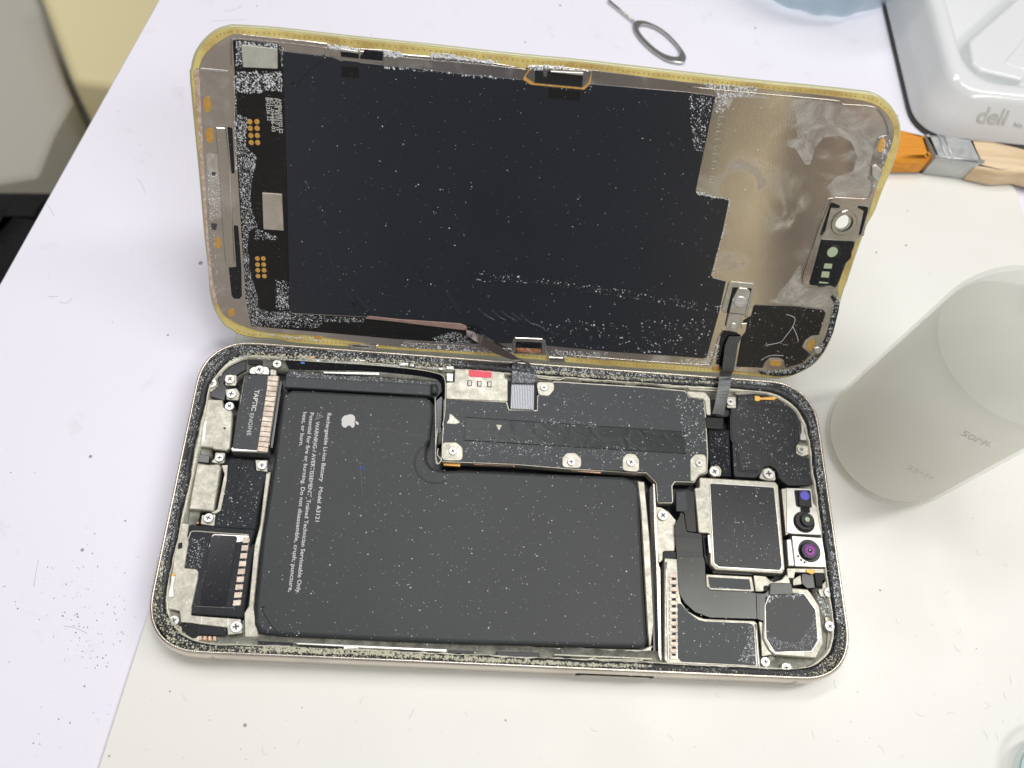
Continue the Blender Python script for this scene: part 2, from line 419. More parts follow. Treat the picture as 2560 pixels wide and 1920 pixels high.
bm, vr = ring_mesh([(offset(body0, 1.7), .02), (offset(body0, .9), .25), (offset(body0, .3), .9), (body0, 2.0), (body0, 6.3),
                    (offset(body0, .12), 7.2), (offset(body0, .4), 7.85), (offset(body0, .72), 8.18), (offset(body0, .95), 8.25), (offset(body0, 1.08), 8.15), (offset(body0, 1.15), 6.9)])
frame = link('frame', bm, M_['ti'], phone)
# side button, its slot and an antenna band on the near side
def side_box(name, p0, p1, z0, z1, out, mat, parent):
    bm = bmesh.new(); x0 = U(p0, (z0 + z1) / 2).x; x1 = U(p1, (z0 + z1) / 2).x
    pts = fillet([Vector((x0, -out)), Vector((x1, -out)), Vector((x1, .6)), Vector((x0, .6))], .1)
    add_prism(bm, pts, z1, z0, .1); return link(name, bm, mat, parent)
bx = side_box('side_button', P('W', 1068, 517)[0], P('W', 1800, 543)[0], 3.6, 5.7, .22, M_['dark'], frame)
side_box('button_face', P('W', 1110, 517)[0], P('W', 1765, 543)[0], 3.9, 5.4, .34, M_['ti'], frame)
for px in (P('N', 1570, 1130)[0], P('I', 760, 1200)[0]):
    x = U(px, 6).x; bm = bmesh.new()
    add_prism(bm, [Vector((x - .45, -.02)), Vector((x + .45, -.02)), Vector((x + .45, .5)), Vector((x - .45, .5))], 7.0, 1.2, 0)
    link('antenna_band', bm, pb('antenna_plastic', (.40, .38, .34), .5), frame)
# black gasket ledge: irregular inner edge
def wob(pts, amp, seed, step=1.3):
    rnd = random.Random(seed); p = densify(pts, step); v = 0; out = []
    nrm = offset(p, 1.0)
    for a, b in zip(p, nrm):
        v = v * .8 + rnd.uniform(-amp, amp) * .5; out.append(a + (b - a) * v)
    return out
g_out = densify(offset(body0, 1.12), 1.0)
def ringify(ref, l, b, r, t, amp, seed):
    rnd = random.Random(seed); v = 0; out = []
    for q in ref:
        v = v * .75 + rnd.uniform(-amp, amp); w_ = inset(q, l, b, r, t); c = Vector((LB / 2, WB / 2)); out.append(w_ + (c - w_).normalized() * v)
    return out
ref = densify(body0, 1.0)
g1 = ringify(ref, 1.35, 1.3, 1.35, 1.35, 0, 1); g2 = ringify(ref, 3.3, 2.6, 3.2, 3.3, .16, 2)
bm, _ = ring_mesh([(ringify(ref, 1.1, 1.1, 1.1, 1.1, 0, 1), 7.3), (g1, 7.25), ([a.lerp(b, .35) for a, b in zip(g1, g2)], 7.65), ([a.lerp(b, .75) for a, b in zip(g1, g2)], 7.6), (g2, 7.2), (g2, 5.0)])
gk = link('gasket', bm, M_['gasket'], phone)
g3 = ringify(ref, 3.75, 3.0, 3.7, 3.75, .18, 5)
bm, _ = ring_mesh([(g2, 6.6), ([a.lerp(b, .3) for a, b in zip(g2, g3)], 7.05), (g3, 6.9), (g3, 2.0)])
link('inner_lip', bm, M_['lip'], phone)
g4 = ringify(ref, 6.5, 5.6, 6.5, 6.2, .2, 9)
bm, _ = ring_mesh([(ringify(ref, 3.6, 2.9, 3.6, 3.7, 0, 5), 5.4), (g4, 5.2), (g4, 1.5)])
link('chassis_ledge', bm, M_['chassis'], phone)
bm = bmesh.new(); add_prism(bm, offset(body0, 3), 2.4, .4, 0); link('cavity_floor', bm, M_['black'], phone)

# --- battery
BAT = P('J', 150, 470, 230, 428, 1000, 470, 1780, 512, 1855, 580, 1860, 700, 1825, 1000, 1788, 1050, 1783, 1240, 1840, 1325, 1960, 1360,
        'K', 300, 1122, 1200, 1160, 1960, 1190, 2070, 1225, 2125, 1300, 2135, 1650, 'M', 190, 1000, 225, 1600, 'W', 1752, 130, 1745, 200, 1690, 225, 0, 190,
        'V', 1200, 145, 'I', 1400, 985, 1215, 960, 1165, 870, 1165, 730, 1180, 600, 1240, 0, 'H', 1730, 1200, 1870, 300, 'G', 1620, 1400, 1700, 900)
ZB = 6.3
battery = prism('battery', phone, 'B', BAT, ZB, 4.0, M_['batt'], r=1.2, bev=1.0, segs=5)
def ridge(name, parent, fr, px, z, r, mat, flat=.35): return wire(name, parent, fr, px, z, r, mat, flat)
wire('fold', battery, 'B', P('I', 1250, 700, 1330, 850, 1420, 950), ZB - .15, .55, M_['batt'], .42, n=12)
# circular press mark
wire('press_mark', battery, 'B', [(1113 - 24 + 0 + 52 * math.cos(a), 1158 + 50 * math.sin(a)) for a in [x * .2 + 1.05 for x in range(16)]], ZB + .0, .22, M_['batt'], .2)
wire('blue_mark', battery, 'B', P('J', 1000, 1352, 1008, 1335, 1030, 1328, 1055, 1335, 1065, 1358), ZB + .04, .11, pb('blue_ink', (.04, .09, .6), .5), .4)
wire('fine_fibre', battery, 'B', P('J', 940, 1200, 1000, 1260, 1025, 1380, 1030, 1500, 1045, 1640), ZB + .03, .028, M_['fibre'], .5)
wire('fine_fibre', battery, 'B', P('J', 370, 1040, 380, 1140, 300, 1280, 210, 1450, 170, 1600), ZB + .03, .03, M_['film'], .5)
wire('fine_fibre', battery, 'B', P('J', 960, 860, 1200, 880, 1500, 930, 1770, 968), ZB + .02, .022, M_['fibre'], .5)
tape = prism('foil_wrap', battery, 'B', P('J', 200, 215, 1960, 345, 1985, 420, 1870, 560, 1860, 520, 150, 410, 160, 260), 5.2, 1.5, M_['black'], r=.6)
prism('protection_board', battery, 'B', P('J', 168, 285, 1835, 380, 1835, 500, 140, 403), 5.8, 1.2, M_['film'], r=.2, bev=.15)
bm = bmesh.new(); add_tube(bm, [U(p, 5.9) for p in P('J', 1870, 385, 1865, 485)], .95, 12); link('board_cap', bm, M_['film'], battery)
bm = bmesh.new(); add_prism(bm, outline('B', P('J', 803, 775, 815, 750, 840, 731, 866, 728, 888, 718, 925, 720, 950, 738, 960, 770, 955, 795, 948, 812, 955, 835, 946, 860, 934, 872, 916, 868, 905, 852, 885, 846, 865, 855, 852, 872, 825, 868, 808, 850, 800, 825, 808, 800, 800, 790), ZB + .02, .12), ZB + .025, ZB - .05, 0)
add_prism(bm, outline('B', P('J', 958, 800, 975, 797, 995, 812, 1002, 836, 985, 838, 965, 822), ZB + .02, .15), ZB + .025, ZB - .05, 0)
link('logo', bm, M_['print'], battery)

def text(name, s, parent, fr, pa, pb_, z, h, mat, bold=0.0, thick=.012, fitw=True):
    """text from pixel pa to pixel pb_, lying on the plane; reads along pa->pb_; h = cap height in mm"""
    cu = bpy.data.curves.new(name, 'FONT'); cu.body = s; cu.size = 1; cu.offset = bold; cu.resolution_u = 3
    o = bpy.data.objects.new('tmp', cu); sc.collection.objects.link(o)
    dg = bpy.context.evaluated_depsgraph_get(); me = bpy.data.meshes.new_from_object(o.evaluated_get(dg))
    bpy.data.objects.remove(o); bpy.data.curves.remove(cu)
    xs = [v.co.x for v in me.vertices]; x0, x1 = min(xs), max(xs)
    A, B_ = loc(fr, pa, z), loc(fr, pb_, z); d = (B_ - A); L = d.length; d.normalize(); up = Vector((-d.y, d.x, 0))
    sx_ = L / (x1 - x0); sy_ = h / .70
    for v in me.vertices:
        q = A + d * ((v.co.x - x0) * sx_) + up * (v.co.y * sy_); v.co = Vector((q.x, q.y, z)) * .001
    me.name = name; me.materials.clear(); me.materials.append(mat)
    for f in me.polygons: f.material_index = 0
    ob = bpy.data.objects.new(name, me); sc.collection.objects.link(ob); ob.parent = parent; return ob
zt_ = ZB + .03
text('warning_text', 'Rechargeable Li-ion Battery   Model A3121', battery, 'B', *P('T', 328, 108, 226, 1008), zt_, .92, M_['print'], .012)
text('warning_text', 'WARNING / AVERTISSEMENT  Trained Technician Serviceable Only.', battery, 'B', *P('T', 231, 178, 66, 1606), zt_, .92, M_['print'], .012)
text('warning_text', 'Potential for fire or burning. Do not disassemble, crush, puncture,', battery, 'B', *P('T', 184, 104, 3, 1592), zt_, .92, M_['print'], .012)
text('warning_text', 'heat, or burn.', battery, 'B', *P('T', 126, 100, 92, 382), zt_, .92, M_['print'], .012)
wire('warning_triangle', battery, 'B', P('T', 238, 158, 289, 137, 243, 108), zt_, .07, M_['print'], .3, True)
text('warning_triangle', '!', battery, 'B', *P('T', 248, 128, 247, 133), zt_, .6, M_['print'])

# --- rails beside the battery
prism('battery_rail', phone, 'B', P('H', 1745, 500, 1830, 480, 1700, 1400, 'I', 1215, 200, 1165, 700, 1215, 1000, 'I', 1070, 1000, 1065, 760, 1110, 690, 1165, 100, 'H', 1655, 1300), 5.4, 2, M_['pale'], r=.3, bev=.2)
prism('battery_rail', phone, 'B', P('M', 130, 85, 205, 95, 260, 700, 300, 1500, 'N', 250, 800, 'W', 1800, 200, 1780, 310, 1250, 285, 0, 225, 0, 205, 1700, 240, 1765, 210, 'M', 232, 1600, 165, 400), 5.2, 2, M_['pale'], r=.2, bev=.25)
prism('battery_rail', phone, 'B', P('V', 390, 155, 1720, 215, 1720, 245, 430, 180), 6.3, 1.5, M_['steel'], r=.1, bev=.15)
prism('battery_rail', phone, 'B', P('G', 1655, 700, 1690, 760, 1560, 1659, 1520, 1659, 1600, 1100), 5.6, 2, M_['gloss'], r=.1)
prism('side_foil', phone, 'B', P('M', 245, 180, 285, 90, 325, 600, 330, 1500, 'N', 300, 860, 270, 890, 262, 500, 'M', 270, 1000), 4.9, 2, M_['gloss'], r=.1)
# --- long curved black flex at the upper left, with its bright top edge
def ribbon(name, parent, pl, pr, mat, th=.08, n=5):
    L_, R_ = smoothpath(pl, n), smoothpath(pr, n); bm = bmesh.new()
    for s in (0,):
        va = [bm.verts.new(v) for v in L_]; vb = [bm.verts.new(v) for v in R_]
        nn = []
        for i in range(len(L_) - 1): bm.faces.new((va[i], va[i + 1], vb[i + 1], vb[i]))
    o = link(name, bm, mat, parent)
    md = o.modifiers.new('solid', 'SOLIDIFY'); md.thickness = th * .001; md.offset = 0
    return o
fu = P('O', 560, 215, 900, 238, 1300, 262, 1700, 298, 1930, 335, 2030, 385, 'J', 1998, 480, 1990, 700, 1965, 850)
fd = P('O', 600, 310, 900, 318, 1300, 325, 1700, 360, 1880, 385, 1985, 420, 'J', 1960, 500, 1955, 700, 1945, 850)
ribbon('curved_flex', phone, [U(p, 7.0) for p in fu], [U(p, 5.2) for p in fd], M_['gloss'])
wire('flex_edge', phone, 'B', fu, 7.1, .13, M_['lip'])
prism('silver_spring_strip', phone, 'B', P('J', 590, 225, 1240, 235, 1235, 265, 595, 245), 5.9, .4, M_['steel'], r=.05)
for k, px in enumerate([P('J', 1880, 520, 1885, 900, 1885, 1200, 1915, 1290), P('J', 1905, 880, 1885, 1100, 1890, 1270, 1920, 1285, 1945, 1240, 1905, 1180, 1915, 1110)]):
    wire('flex_edge', phone, 'B', px, 6.4, .14, M_['lip'])
prism('flex_tail', phone, 'B', P('J', 1890, 560, 1960, 500, 1990, 900, 1975, 1020, 1900, 1060, 1885, 900), 5.0, 1.5, M_['gloss'], r=.3)
prism('cable_clip', phone, 'B', P('J', 1905, 940, 1975, 905, 1970, 1030, 1905, 1080), 6.3, 1.2, M_['film'], r=.3, bev=.3)
prism('gold_shim', phone, 'B', P('K', 118, 1045, 290, 1060, 290, 1090, 118, 1078), 5.6, .6, M_['gold'], r=.1)
for a_ in (P('K', 430, 1050, 840, 1072, 850, 1095, 820, 1085, 430, 1072), P('K', 1380, 1105, 1760, 1135, 1720, 1160, 1430, 1135), P('K', 1940, 1140, 2110, 1160, 2090, 1172, 1940, 1160)):
    prism('copper_trace', phone, 'B', a_, 5.9, .4, M_['copper'], r=.05, bev=.03)

# --- logic board cover
LBC = P('K', 132, 400, 760, 432, 782, 512, 1085, 522, 1088, 370, 1255, 225, 2212, 285, 'L', 600, 308, 640, 370, 785, 390, 800, 540, 822, 930, 815, 1110, 735, 1130, 690, 1200,
        500, 1195, 470, 1240, 478, 1405, 340, 1405, 325, 1210, 225, 1108, 0, 1100, 'K', 2140, 1150, 1400, 1108, 860, 1062, 100, 1032, 120, 700)
board = prism('logic_board_cover', phone, 'B', LBC, 6.8, .5, M_['film'], r=.35, bev=.1)
prism('shield_edge', board, 'B', LBC, 6.62, 2.2, M_['pale'], r=.4, bev=.1, grow=.28)
TAPE = pb('creased_black_tape', (.020, .023, .025), .30, 0, .4); n = NT(TAPE); n.bump(n.noise(210, 3, .5, 1.0), .28, .0006); n.col(n.mix(n.specks(1100, .2, .35), (.020, .023, .025), DUST))
wire('tape_outline', board, 'B', P('K', 340, 585, 'L', 606, 710, 612, 926, 'K', 325, 822), 6.82, .09, M_['dark'], .5, True)
prism('black_tape', board, 'B', P('K', 348, 590, 'L', 600, 715, 608, 922, 'K', 330, 818), 6.84, .1, TAPE, r=.05, bev=.02)
for px in (P('K', 180, 552, 205, 560, 288, 640, 240, 655, 150, 648, 178, 600), P('K', 655, 662, 716, 666, 686, 722)):
    prism('torn_patch', board, 'B', px, 6.88, .06, M_['pale'], r=.1, bev=.01)
for px in (P('K', 2000, 290, 2212, 300, 2200, 335, 2020, 330), P('L', 395, 320, 470, 340, 465, 400, 420, 415, 400, 370)):
    pass
def arch(name, parent, c, mat=None):
    return prism(name, parent, 'B', c, 6.93, .3, mat or M_['pale'], r=1.2, bev=.1)
arch('screw_tab', board, P('K', 98, 842, 250, 842, 315, 900, 315, 1030, 98, 1028))
arch('screw_tab', board, P('K', 1332, 1098, 1335, 1000, 1380, 950, 1470, 950, 1530, 1010, 1528, 1108))
arch('screw_tab', board, P('K', 1948, 1132, 1952, 1010, 1990, 958, 2080, 962, 2122, 1020, 2122, 1148))
arch('screw_tab', board, P('K', 1066, 220, 1252, 230, 1250, 310, 1195, 368, 1090, 360))
arch('screw_tab', board, P('L', 655, 1195, 655, 980, 700, 930, 812, 930, 815, 1110, 735, 1130, 700, 1195))
arch('corner_tab', board, P('L', 605, 308, 800, 318, 850, 380, 858, 545, 815, 540, 795, 380, 655, 370))

# --- screws
def screw_mesh(name, r):
    bm = bmesh.new(); add_prism(bm, circ((0, 0), r, 24), .35, -.6, .12, segs=2)
    add_prism(bm, circ((0, 0), r * .66, 20), .375, .3, .04)
    for a in (0, math.pi / 2):
        c, s = math.cos(a), math.sin(a); L_, W_ = r * .52, r * .13
        add_prism(bm, [Vector((c * x - s * y, s * x + c * y)) for x, y in ((-L_, -W_), (L_, -W_), (L_, W_), (-L_, W_))], .385 + a * .002, .37, 0, mi=1)
    me = bpy.data.meshes.new(name); bmesh.ops.recalc_face_normals(bm, faces=bm.faces)
    for v in bm.verts: v.co *= .001
    bm.to_mesh(me); bm.free(); me.materials.append(M_['screw']); me.materials.append(M_['slot']); return me
SM = {}
def screw(crop, x, y, rpx, z=6.9, parent=None, fr='B'):
    p = P(crop, x, y)[0]; c = loc(fr, p, z); q = (p[0] + rpx / CROP[crop][2], p[1]); r = round((loc(fr, q, z) - c).length, 1)
    if r not in SM: SM[r] = screw_mesh('screw', r)
    o = bpy.data.objects.new('screw', SM[r]); sc.collection.objects.link(o); o.parent = parent or phone
    o.location = Vector((c.x, c.y, z)) * .001; o.rotation_euler = (0, 0, random.uniform(0, 1.5)); return o
for a_ in (('K', 212, 935, 40), ('K', 1425, 1045, 42), ('K', 2035, 1048, 42), ('K', 1145, 285, 36), ('L', 740, 1020, 34)): screw(*a_, z=7.0)
for a_ in (('L', 890, 1105, 50), ('L', 1425, 1125, 52), ('L', 1748, 888, 38), ('L', 1048, 418, 36), ('M', 382, 430, 50), ('N', 1300, 940, 42), ('N', 1490, 993, 44),
           ('N', 1893, 612, 45), ('N', 1885, 300, 44), ('G', 995, 428, 72), ('G', 718, 768, 70), ('G', 968, 712, 68), ('G', 988, 915, 72), ('G', 962, 1085, 66),
           ('G', 1372, 582, 66), ('H', 1040, 278, 66), ('H', 1692, 392, 74), ('H', 870, 1200, 74), ('I', 376, 836, 52), ('I', 990, 898, 58), ('O', 490, 260, 42),
           ('O', 875, 212, 38), ('O', 2000, 282, 40)): screw(*a_, z=6.6)

# --- card reader plate, ribbon socket
sim = prism('card_reader_plate', phone, 'B', P('K', 235, 95, 262, 84, 700, 100, 740, 130, 745, 185, 775, 200, 775, 422, 145, 397, 145, 230, 230, 226), 6.9, 1.2, M_['pale'], r=.3, bev=.1)
prism('pink_label', sim, 'B', P('K', 376, 92, 612, 100, 612, 182, 374, 170), 7.0, .12, M_['pink'], r=.6, bev=.03)
for x, y in ((385, 237), (485, 242), (587, 248)):
    f = prism('spring_contact', sim, 'B', P('K', x - 24, y - 30, x + 24, y - 28, x + 22, y + 32, x - 24, y + 30), 6.94, .06, M_['slot'], r=.15, bev=.01)
    prism('contact_face', sim, 'B', P('K', x - 13, y - 22, x + 16, y - 22, x + 14, y + 22, x - 13, y + 22), 7.02, .1, M_['white'], r=.1, bev=.02)
prism('clip_block', phone, 'B', P('K', 150, 135, 215, 140, 215, 220, 150, 215), 6.6, 1, M_['steel'], r=.15, bev=.1)
socket = prism('ribbon_socket', phone, 'B', P('K', 775, 220, 1075, 225, 1085, 518, 768, 500), 6.5, 1.5, M_['dark'], r=.1)
sm_ = pb('striped_ribbon_end', (.3, .31, .33), .35, .5); n = NT(sm_)
wv = n.n.new('ShaderNodeTexWave'); wv.inputs['Scale'].default_value = 750; wv.inputs['Distortion'].default_value = 2; wv.bands_direction = 'X'
n.l.new(n.tc, wv.inputs['Vector']); n.col(n.mix(n.ramp(wv.outputs[1], .35, .6), (.12, .125, .14), (.42, .43, .46)))
prism('ribbon_end', socket, 'B', P('K', 812, 225, 1050, 232, 1045, 512, 800, 498), 7.05, .3, sm_, r=.05)
frosty = pb('frosted_dark_ribbon', (.06, .065, .075), .3); n = NT(frosty)
n.col(n.mix(n.math('MAXIMUM', n.specks(2500, .65, .9), n.ramp(n.noise(1500, 5, .8), .55, .62)), (.05, .055, .065), (.33, .35, .38)))
prism('ribbon_fold', socket, 'B', P('K', 822, 40, 1055, 60, 1055, 238, 815, 232), 7.75, .35, frosty, r=.1, bev=.1)

# --- haptic motor
tap = prism('haptic_motor', phone, 'B', P('G', 1165, 640, 1650, 655, 1640, 760, 1510, 1620, 'H', 1795, 60, 1780, 195, 1230, 175, 1195, 130, 'G', 1000, 1640, 1100, 1000), 6.5, 3.8, M_['steel'], r=.5, bev=.25)
prism('motor_label', tap, 'B', P('G', 1178, 645, 1500, 655, 1440, 1100, 1350, 1659, 'H', 1615, 158, 1240, 128, 'G', 1010, 1600), 6.6, .15, M_['film'], r=.3, bev=.04)
text('motor_text', 'TAPTIC', tap, 'B', *P('G', 1315, 850, 1262, 1145), 6.63, 1.05, M_['print'], .03)
text('motor_text', 'ENGINE', tap, 'B', *P('G', 1245, 1180, 1200, 1485), 6.63, .95, M_['print'])
def fins(parent, p0, p1, q0, q1, n_, z, mat, gap=.12, name='contact_fin', hgt=.35):
    """n_ plates filling the quad p0-p1 (start side) .. q0-q1 (end side)"""
    for k in range(n_):
        a, b = (k + gap) / n_, (k + 1 - gap) / n_
        l = lambda u, v, t: (u[0] + (v[0] - u[0]) * t, u[1] + (v[1] - u[1]) * t)
        prism(name, parent, 'B', [l(p0, q0, a), l(p1, q1, a), l(p1, q1, b), l(p0, q0, b)], z, hgt, mat, r=.08, bev=.07)
cop2 = metal('tinned_copper', (.72, .62, .52), .4, .4, (.70, .44, .34), .5, 600, .4, .6, .3)
fins(tap, *P('G', 1505, 658, 1640, 668), *P('H', 1612, 172, 1775, 190), 15, 6.85, cop2, .05)
prism('motor_tab', phone, 'B', P('G', 1235, 632, 1240, 570, 1290, 528, 1480, 535, 1512, 580, 1508, 645), 6.4, .5, M_['steel'], r=.8, bev=.1)
prism('motor_tab', phone, 'B', P('G', 1520, 580, 1540, 565, 1612, 580, 1608, 655, 1520, 650), 6.3, 1, M_['pale'], r=.3, bev=.15)
prism('motor_tab', phone, 'B', P('H', 1585, 305, 1775, 310, 1770, 490, 1600, 470), 6.3, .5, M_['pale'], r=.2, bev=.1)
# --- left side brackets and ports
prism('antenna_foil', phone, 'B', P('G', 780, 560, 830, 470, 900, 400, 1190, 418, 1195, 575, 1060, 655, 960, 690, 880, 760, 940, 840, 900, 960, 900, 1010, 690, 950, 700, 890, 820, 780, 800, 700, 740, 650), 6.1, .6, M_['gloss'], r=.4, bev=.15)
for c, nm in ((P('G', 650, 660, 770, 690, 800, 800, 700, 890, 640, 840, 630, 740), 'pale'), (P('G', 900, 645, 1060, 650, 1060, 760, 1040, 800, 900, 790), 'pale'), (P('G', 900, 845, 1060, 830, 1100, 900, 1080, 1000, 920, 990), 'pale'), (P('G', 740, 595, 860, 610, 850, 660, 740, 660), 'lip')):
    prism('ground_tab', phone, 'B', c, 6.35, .4, M_[nm], r=.5, bev=.1)
br1 = prism('port_cover', phone, 'B', P('G', 650, 985, 868, 990, 880, 1090, 1000, 1155, 1000, 1280, 968, 1659, 'H', 1140, 165, 940, 140, 925, 115, 680, 100, 630, 60, 'G', 500, 1600, 585, 1110), 6.5, 1.5, M_['pale'], r=.5, bev=.2)
disc('port_hole', br1, 'B', P('G', 893, 1385)[0], 6.53, .28, .05, M_['dark'], 0)
prism('pressed_channel', br1, 'B', P('G', 600, 1290, 650, 1290, 640, 1380, 620, 1560, 580, 1560, 590, 1400), 6.56, .1, M_['steel'], r=.2, bev=.05)
disc('gold_tip', br1, 'B', P('G', 572, 1505)[0], 6.6, .22, .1, M_['gold'])
disc('gold_tip', phone, 'B', P('G', 958, 685)[0], 7.1, .3, .5, M_['gold'])
br2 = prism('port_shell', phone, 'B', P('H', 695, 352, 865, 375, 1028, 365, 1062, 405, 955, 1080, 930, 1105, 870, 1085, 565, 1062, 608, 800), 6.7, 2.5, M_['pale'], r=.25, bev=.25)
prism('port_bracket', phone, 'B', P('H', 1062, 385, 1168, 378, 1150, 640, 1062, 1080, 985, 1130, 880, 1130, 930, 1105, 1000, 1060, 1110, 520), 6.2, 1, M_['pale'], r=.2, bev=.12)
prism('port_bracket', phone, 'B', P('H', 745, 1290, 765, 1150, 980, 1140, 960, 1325), 6.1, .5, M_['pale'], r=.3, bev=.1)
prism('port_bracket', phone, 'B', P('H', 970, 190, 1125, 195, 1110, 350, 1030, 365, 900, 340, 960, 280), 6.2, .6, M_['pale'], r=.4, bev=.1)
prism('chassis_wall', phone, 'B', P('H', 625, 150, 750, 160, 640, 620, 545, 1285, 440, 1270, 500, 800), 5.9, 2.5, film('grey_green_ledge', (.25, .26, .22), .5, .6, .1, 900), r=.2)
prism('connector_block', phone, 'B', P('H', 725, 230, 770, 215, 890, 250, 870, 355, 700, 335), 6.0, 1, M_['gloss'], r=.15)
prism('connector_block', phone, 'B', P('H', 580, 1090, 740, 1110, 730, 1285, 555, 1270), 4.6, 1, M_['gloss'], r=.1)
prism('gold_contact', phone, 'B', P('H', 620, 1190, 690, 1230, 730, 1290, 640, 1280), 5.0, .3, M_['gold'], r=.1)
RB = P('H', 1192, 285, 1370, 280, 1375, 300, 1560, 318, 1590, 470, 1738, 492, 1645, 970, 1580, 1372, 955, 1332, 985, 1140, 1070, 1090, 1165, 500)
rb = prism('rubber_cover', phone, 'B', RB, 6.6, 2.6, M_['rubber'], r=.4, bev=.15)
wire('groove', rb, 'B', P('H', 1372, 300, 1320, 600, 1270, 920), 6.58, .12, M_['dark'], .5)
wire('groove', rb, 'B', P('H', 1300, 935, 1450, 940, 1620, 965, 1640, 1000, 1620, 1150, 1580, 1368), 6.58, .07, M_['dark'], .5)
# --- bottom speaker
spk = prism('loudspeaker', phone, 'B', P('H', 580, 1300, 1575, 1375, 1490, 1659, 'I', 1165, 60, 1050, 800, 1020, 805, 545, 770, 480, 500, 470, 0, 'H', 545, 1500), 6.35, 3, M_['rubber'], r=.35, bev=.15)
prism('speaker_bracket', phone, 'B', P('H', 440, 1270, 570, 1285, 545, 1470, 'I', 520, 60, 478, 315, 592, 326, 617, 352, 612, 420, 552, 692, 545, 782, 700, 795, 1035, 820, 1050, 960, 905, 978, 900, 905, 620, 872, 560, 862, 442, 852, 430, 742, 312, 716, 290, 640, 345, 430, 400, 60, 'H', 400, 1400), 6.6, .5, M_['pale'], r=.3, bev=.12)
prism('bracket_slot', phone, 'B', P('I', 418, 70, 460, 62, 455, 120, 412, 132), 6.63, .1, M_['dark'], r=.3, bev=0)
wire('speaker_trim', spk, 'B', P('H', 545, 1560, 580, 1460, 640, 1400, 1000, 1425, 1490, 1455), 6.38, .16, M_['pale'], .6)
prism('speaker_frame', spk, 'B', P('H', 925, 1455, 960, 1440, 1490, 1465, 1495, 1560, 'I', 1120, 30, 1010, 660, 960, 712, 600, 695, 560, 690, 625, 660, 'H', 870, 1640), 6.5, .35, M_['steel'], r=.3, bev=.08)
prism('speaker_window', spk, 'B', P('H', 950, 1460, 1290, 1475, 1310, 1510, 'I', 995, 40, 885, 670, 860, 692, 650, 682, 632, 655, 740, 20), 6.58, .15, M_['gloss'], r=.5, bev=.03)
fins(spk, *P('H', 1400, 1475, 1500, 1478), *P('I', 950, 700, 1030, 695), 9, 6.75, cop2, .14, 'contact_fin', .5)
wire('speaker_seam', phone, 'B', P('I', 545, 770, 800, 785, 1045, 800), 6.45, .12, M_['dark'], .5)
prism('bracket_bead', phone, 'B', P('I', 645, 795, 660, 795, 650, 870, 632, 870), 6.66, .1, M_['steel'], r=.05, bev=.03)
prism('bracket_bead', phone, 'B', P('I', 905, 812, 918, 812, 912, 885, 895, 885), 6.66, .1, M_['steel'], r=.05, bev=.03)
sp_ = prism('gold_spring', phone, 'B', P('I', 350, 372, 385, 368, 388, 400, 372, 480, 375, 600, 345, 610, 318, 595, 325, 540, 345, 480), 6.85, .15, M_['steel'], r=.3, bev=.05)
disc('spring_tip', sp_, 'B', P('I', 370, 383)[0], 6.95, .38, .1, M_['gold'])
prism('gold_spring', phone, 'B', P('H', 380, 1300, 400, 1268, 430, 1275, 460, 1370, 440, 1400, 400, 1380), 6.9, .3, M_['steel'], r=.3, bev=.1)
mic = prism('microphone_block', phone, 'B', P('I', 425, 862, 610, 872, 905, 902, 880, 985, 620, 972, 590, 1005, 520, 1008, 470, 975, 430, 920), 6.3, 1.5, M_['rubber'], r=.4, bev=.15)
disc('microphone_ring', mic, 'B', P('I', 525, 925)[0], 6.55, 1.7, .3, M_['rubber'], .15, .75)
disc('microphone_port', mic, 'B', P('I', 525, 930)[0], 6.4, .8, .1, M_['dark'], 0)
prism('port_wall', phone, 'B', P('I', 1050, 820, 1165, 880, 1215, 1010, 1190, 1090, 860, 1085, 560, 1040, 900, 1000, 1050, 970), 4.9, 1.5, M_['chassis'], r=.3)
disc('clip', phone, 'B', P('I', 575, 1025)[0], 5.9, 1.1, .6, M_['lip'])
fins(phone, *P('I', 610, 985, 610, 1030), *P('I', 800, 990, 800, 1035), 4, 5.8, M_['copper'], .15, 'copper_contact')
prism('side_insert', phone, 'B', P('I', 290, 320, 320, 320, 290, 600, 245, 600, 255, 440), 6.7, .6, M_['rubber'], r=.2)

# --- upper right: earpiece block
ear = prism('earpiece_block', phone, 'B', P('L', 1125, 350, 1260, 338, 1520, 370, 1690, 400, 1760, 490, 1775, 590, 1735, 610, 1735, 800, 1700, 830, 1690, 900, 1745, 950, 1835, 965, 1850, 1010,
        1885, 1060, 1885, 1210, 1840, 1235, 1620, 1240, 1540, 1180, 1500, 1080, 1440, 1042, 1385, 1062, 1360, 1120, 1310, 1162, 1085, 1155, 1050, 480, 1112, 470), 6.2, 3, M_['black'], r=.8, bev=.3, segs=2)
wire('moulded_edge', ear, 'B', P('L', 1220, 360, 1240, 420, 1350, 450, 1560, 470, 1650, 510, 1690, 600, 1690, 800), 6.2, .25, M_['black'], .5)
wire('moulded_edge', ear, 'B', P('L', 1055, 520, 1060, 780, 1110, 840, 1135, 1060, 1160, 1090, 1320, 1100), 6.2, .3, M_['black'], .5)
prism('gold_clip', ear, 'B', P('L', 1290, 352, 1335, 355, 1350, 372, 1490, 360, 1512, 378, 1480, 395, 1350, 392, 1330, 408, 1292, 402), 6.6, .15, M_['gold'], r=.2, bev=.05)
prism('gold_clip', ear, 'B', P('L', 1745, 592, 1780, 592, 1778, 700, 1802, 760, 1798, 792, 1742, 788, 1740, 750, 1755, 700), 6.6, .15, M_['steel'], r=.2, bev=.05)
disc('clip_tip', ear, 'B', P('L', 1762, 612)[0], 6.7, .36, .1, M_['gold'])
prism('tab', ear, 'B', P('L', 1020, 362, 1105, 365, 1108, 475, 1015, 470), 6.45, .4, M_['pale'], r=.3, bev=.1)
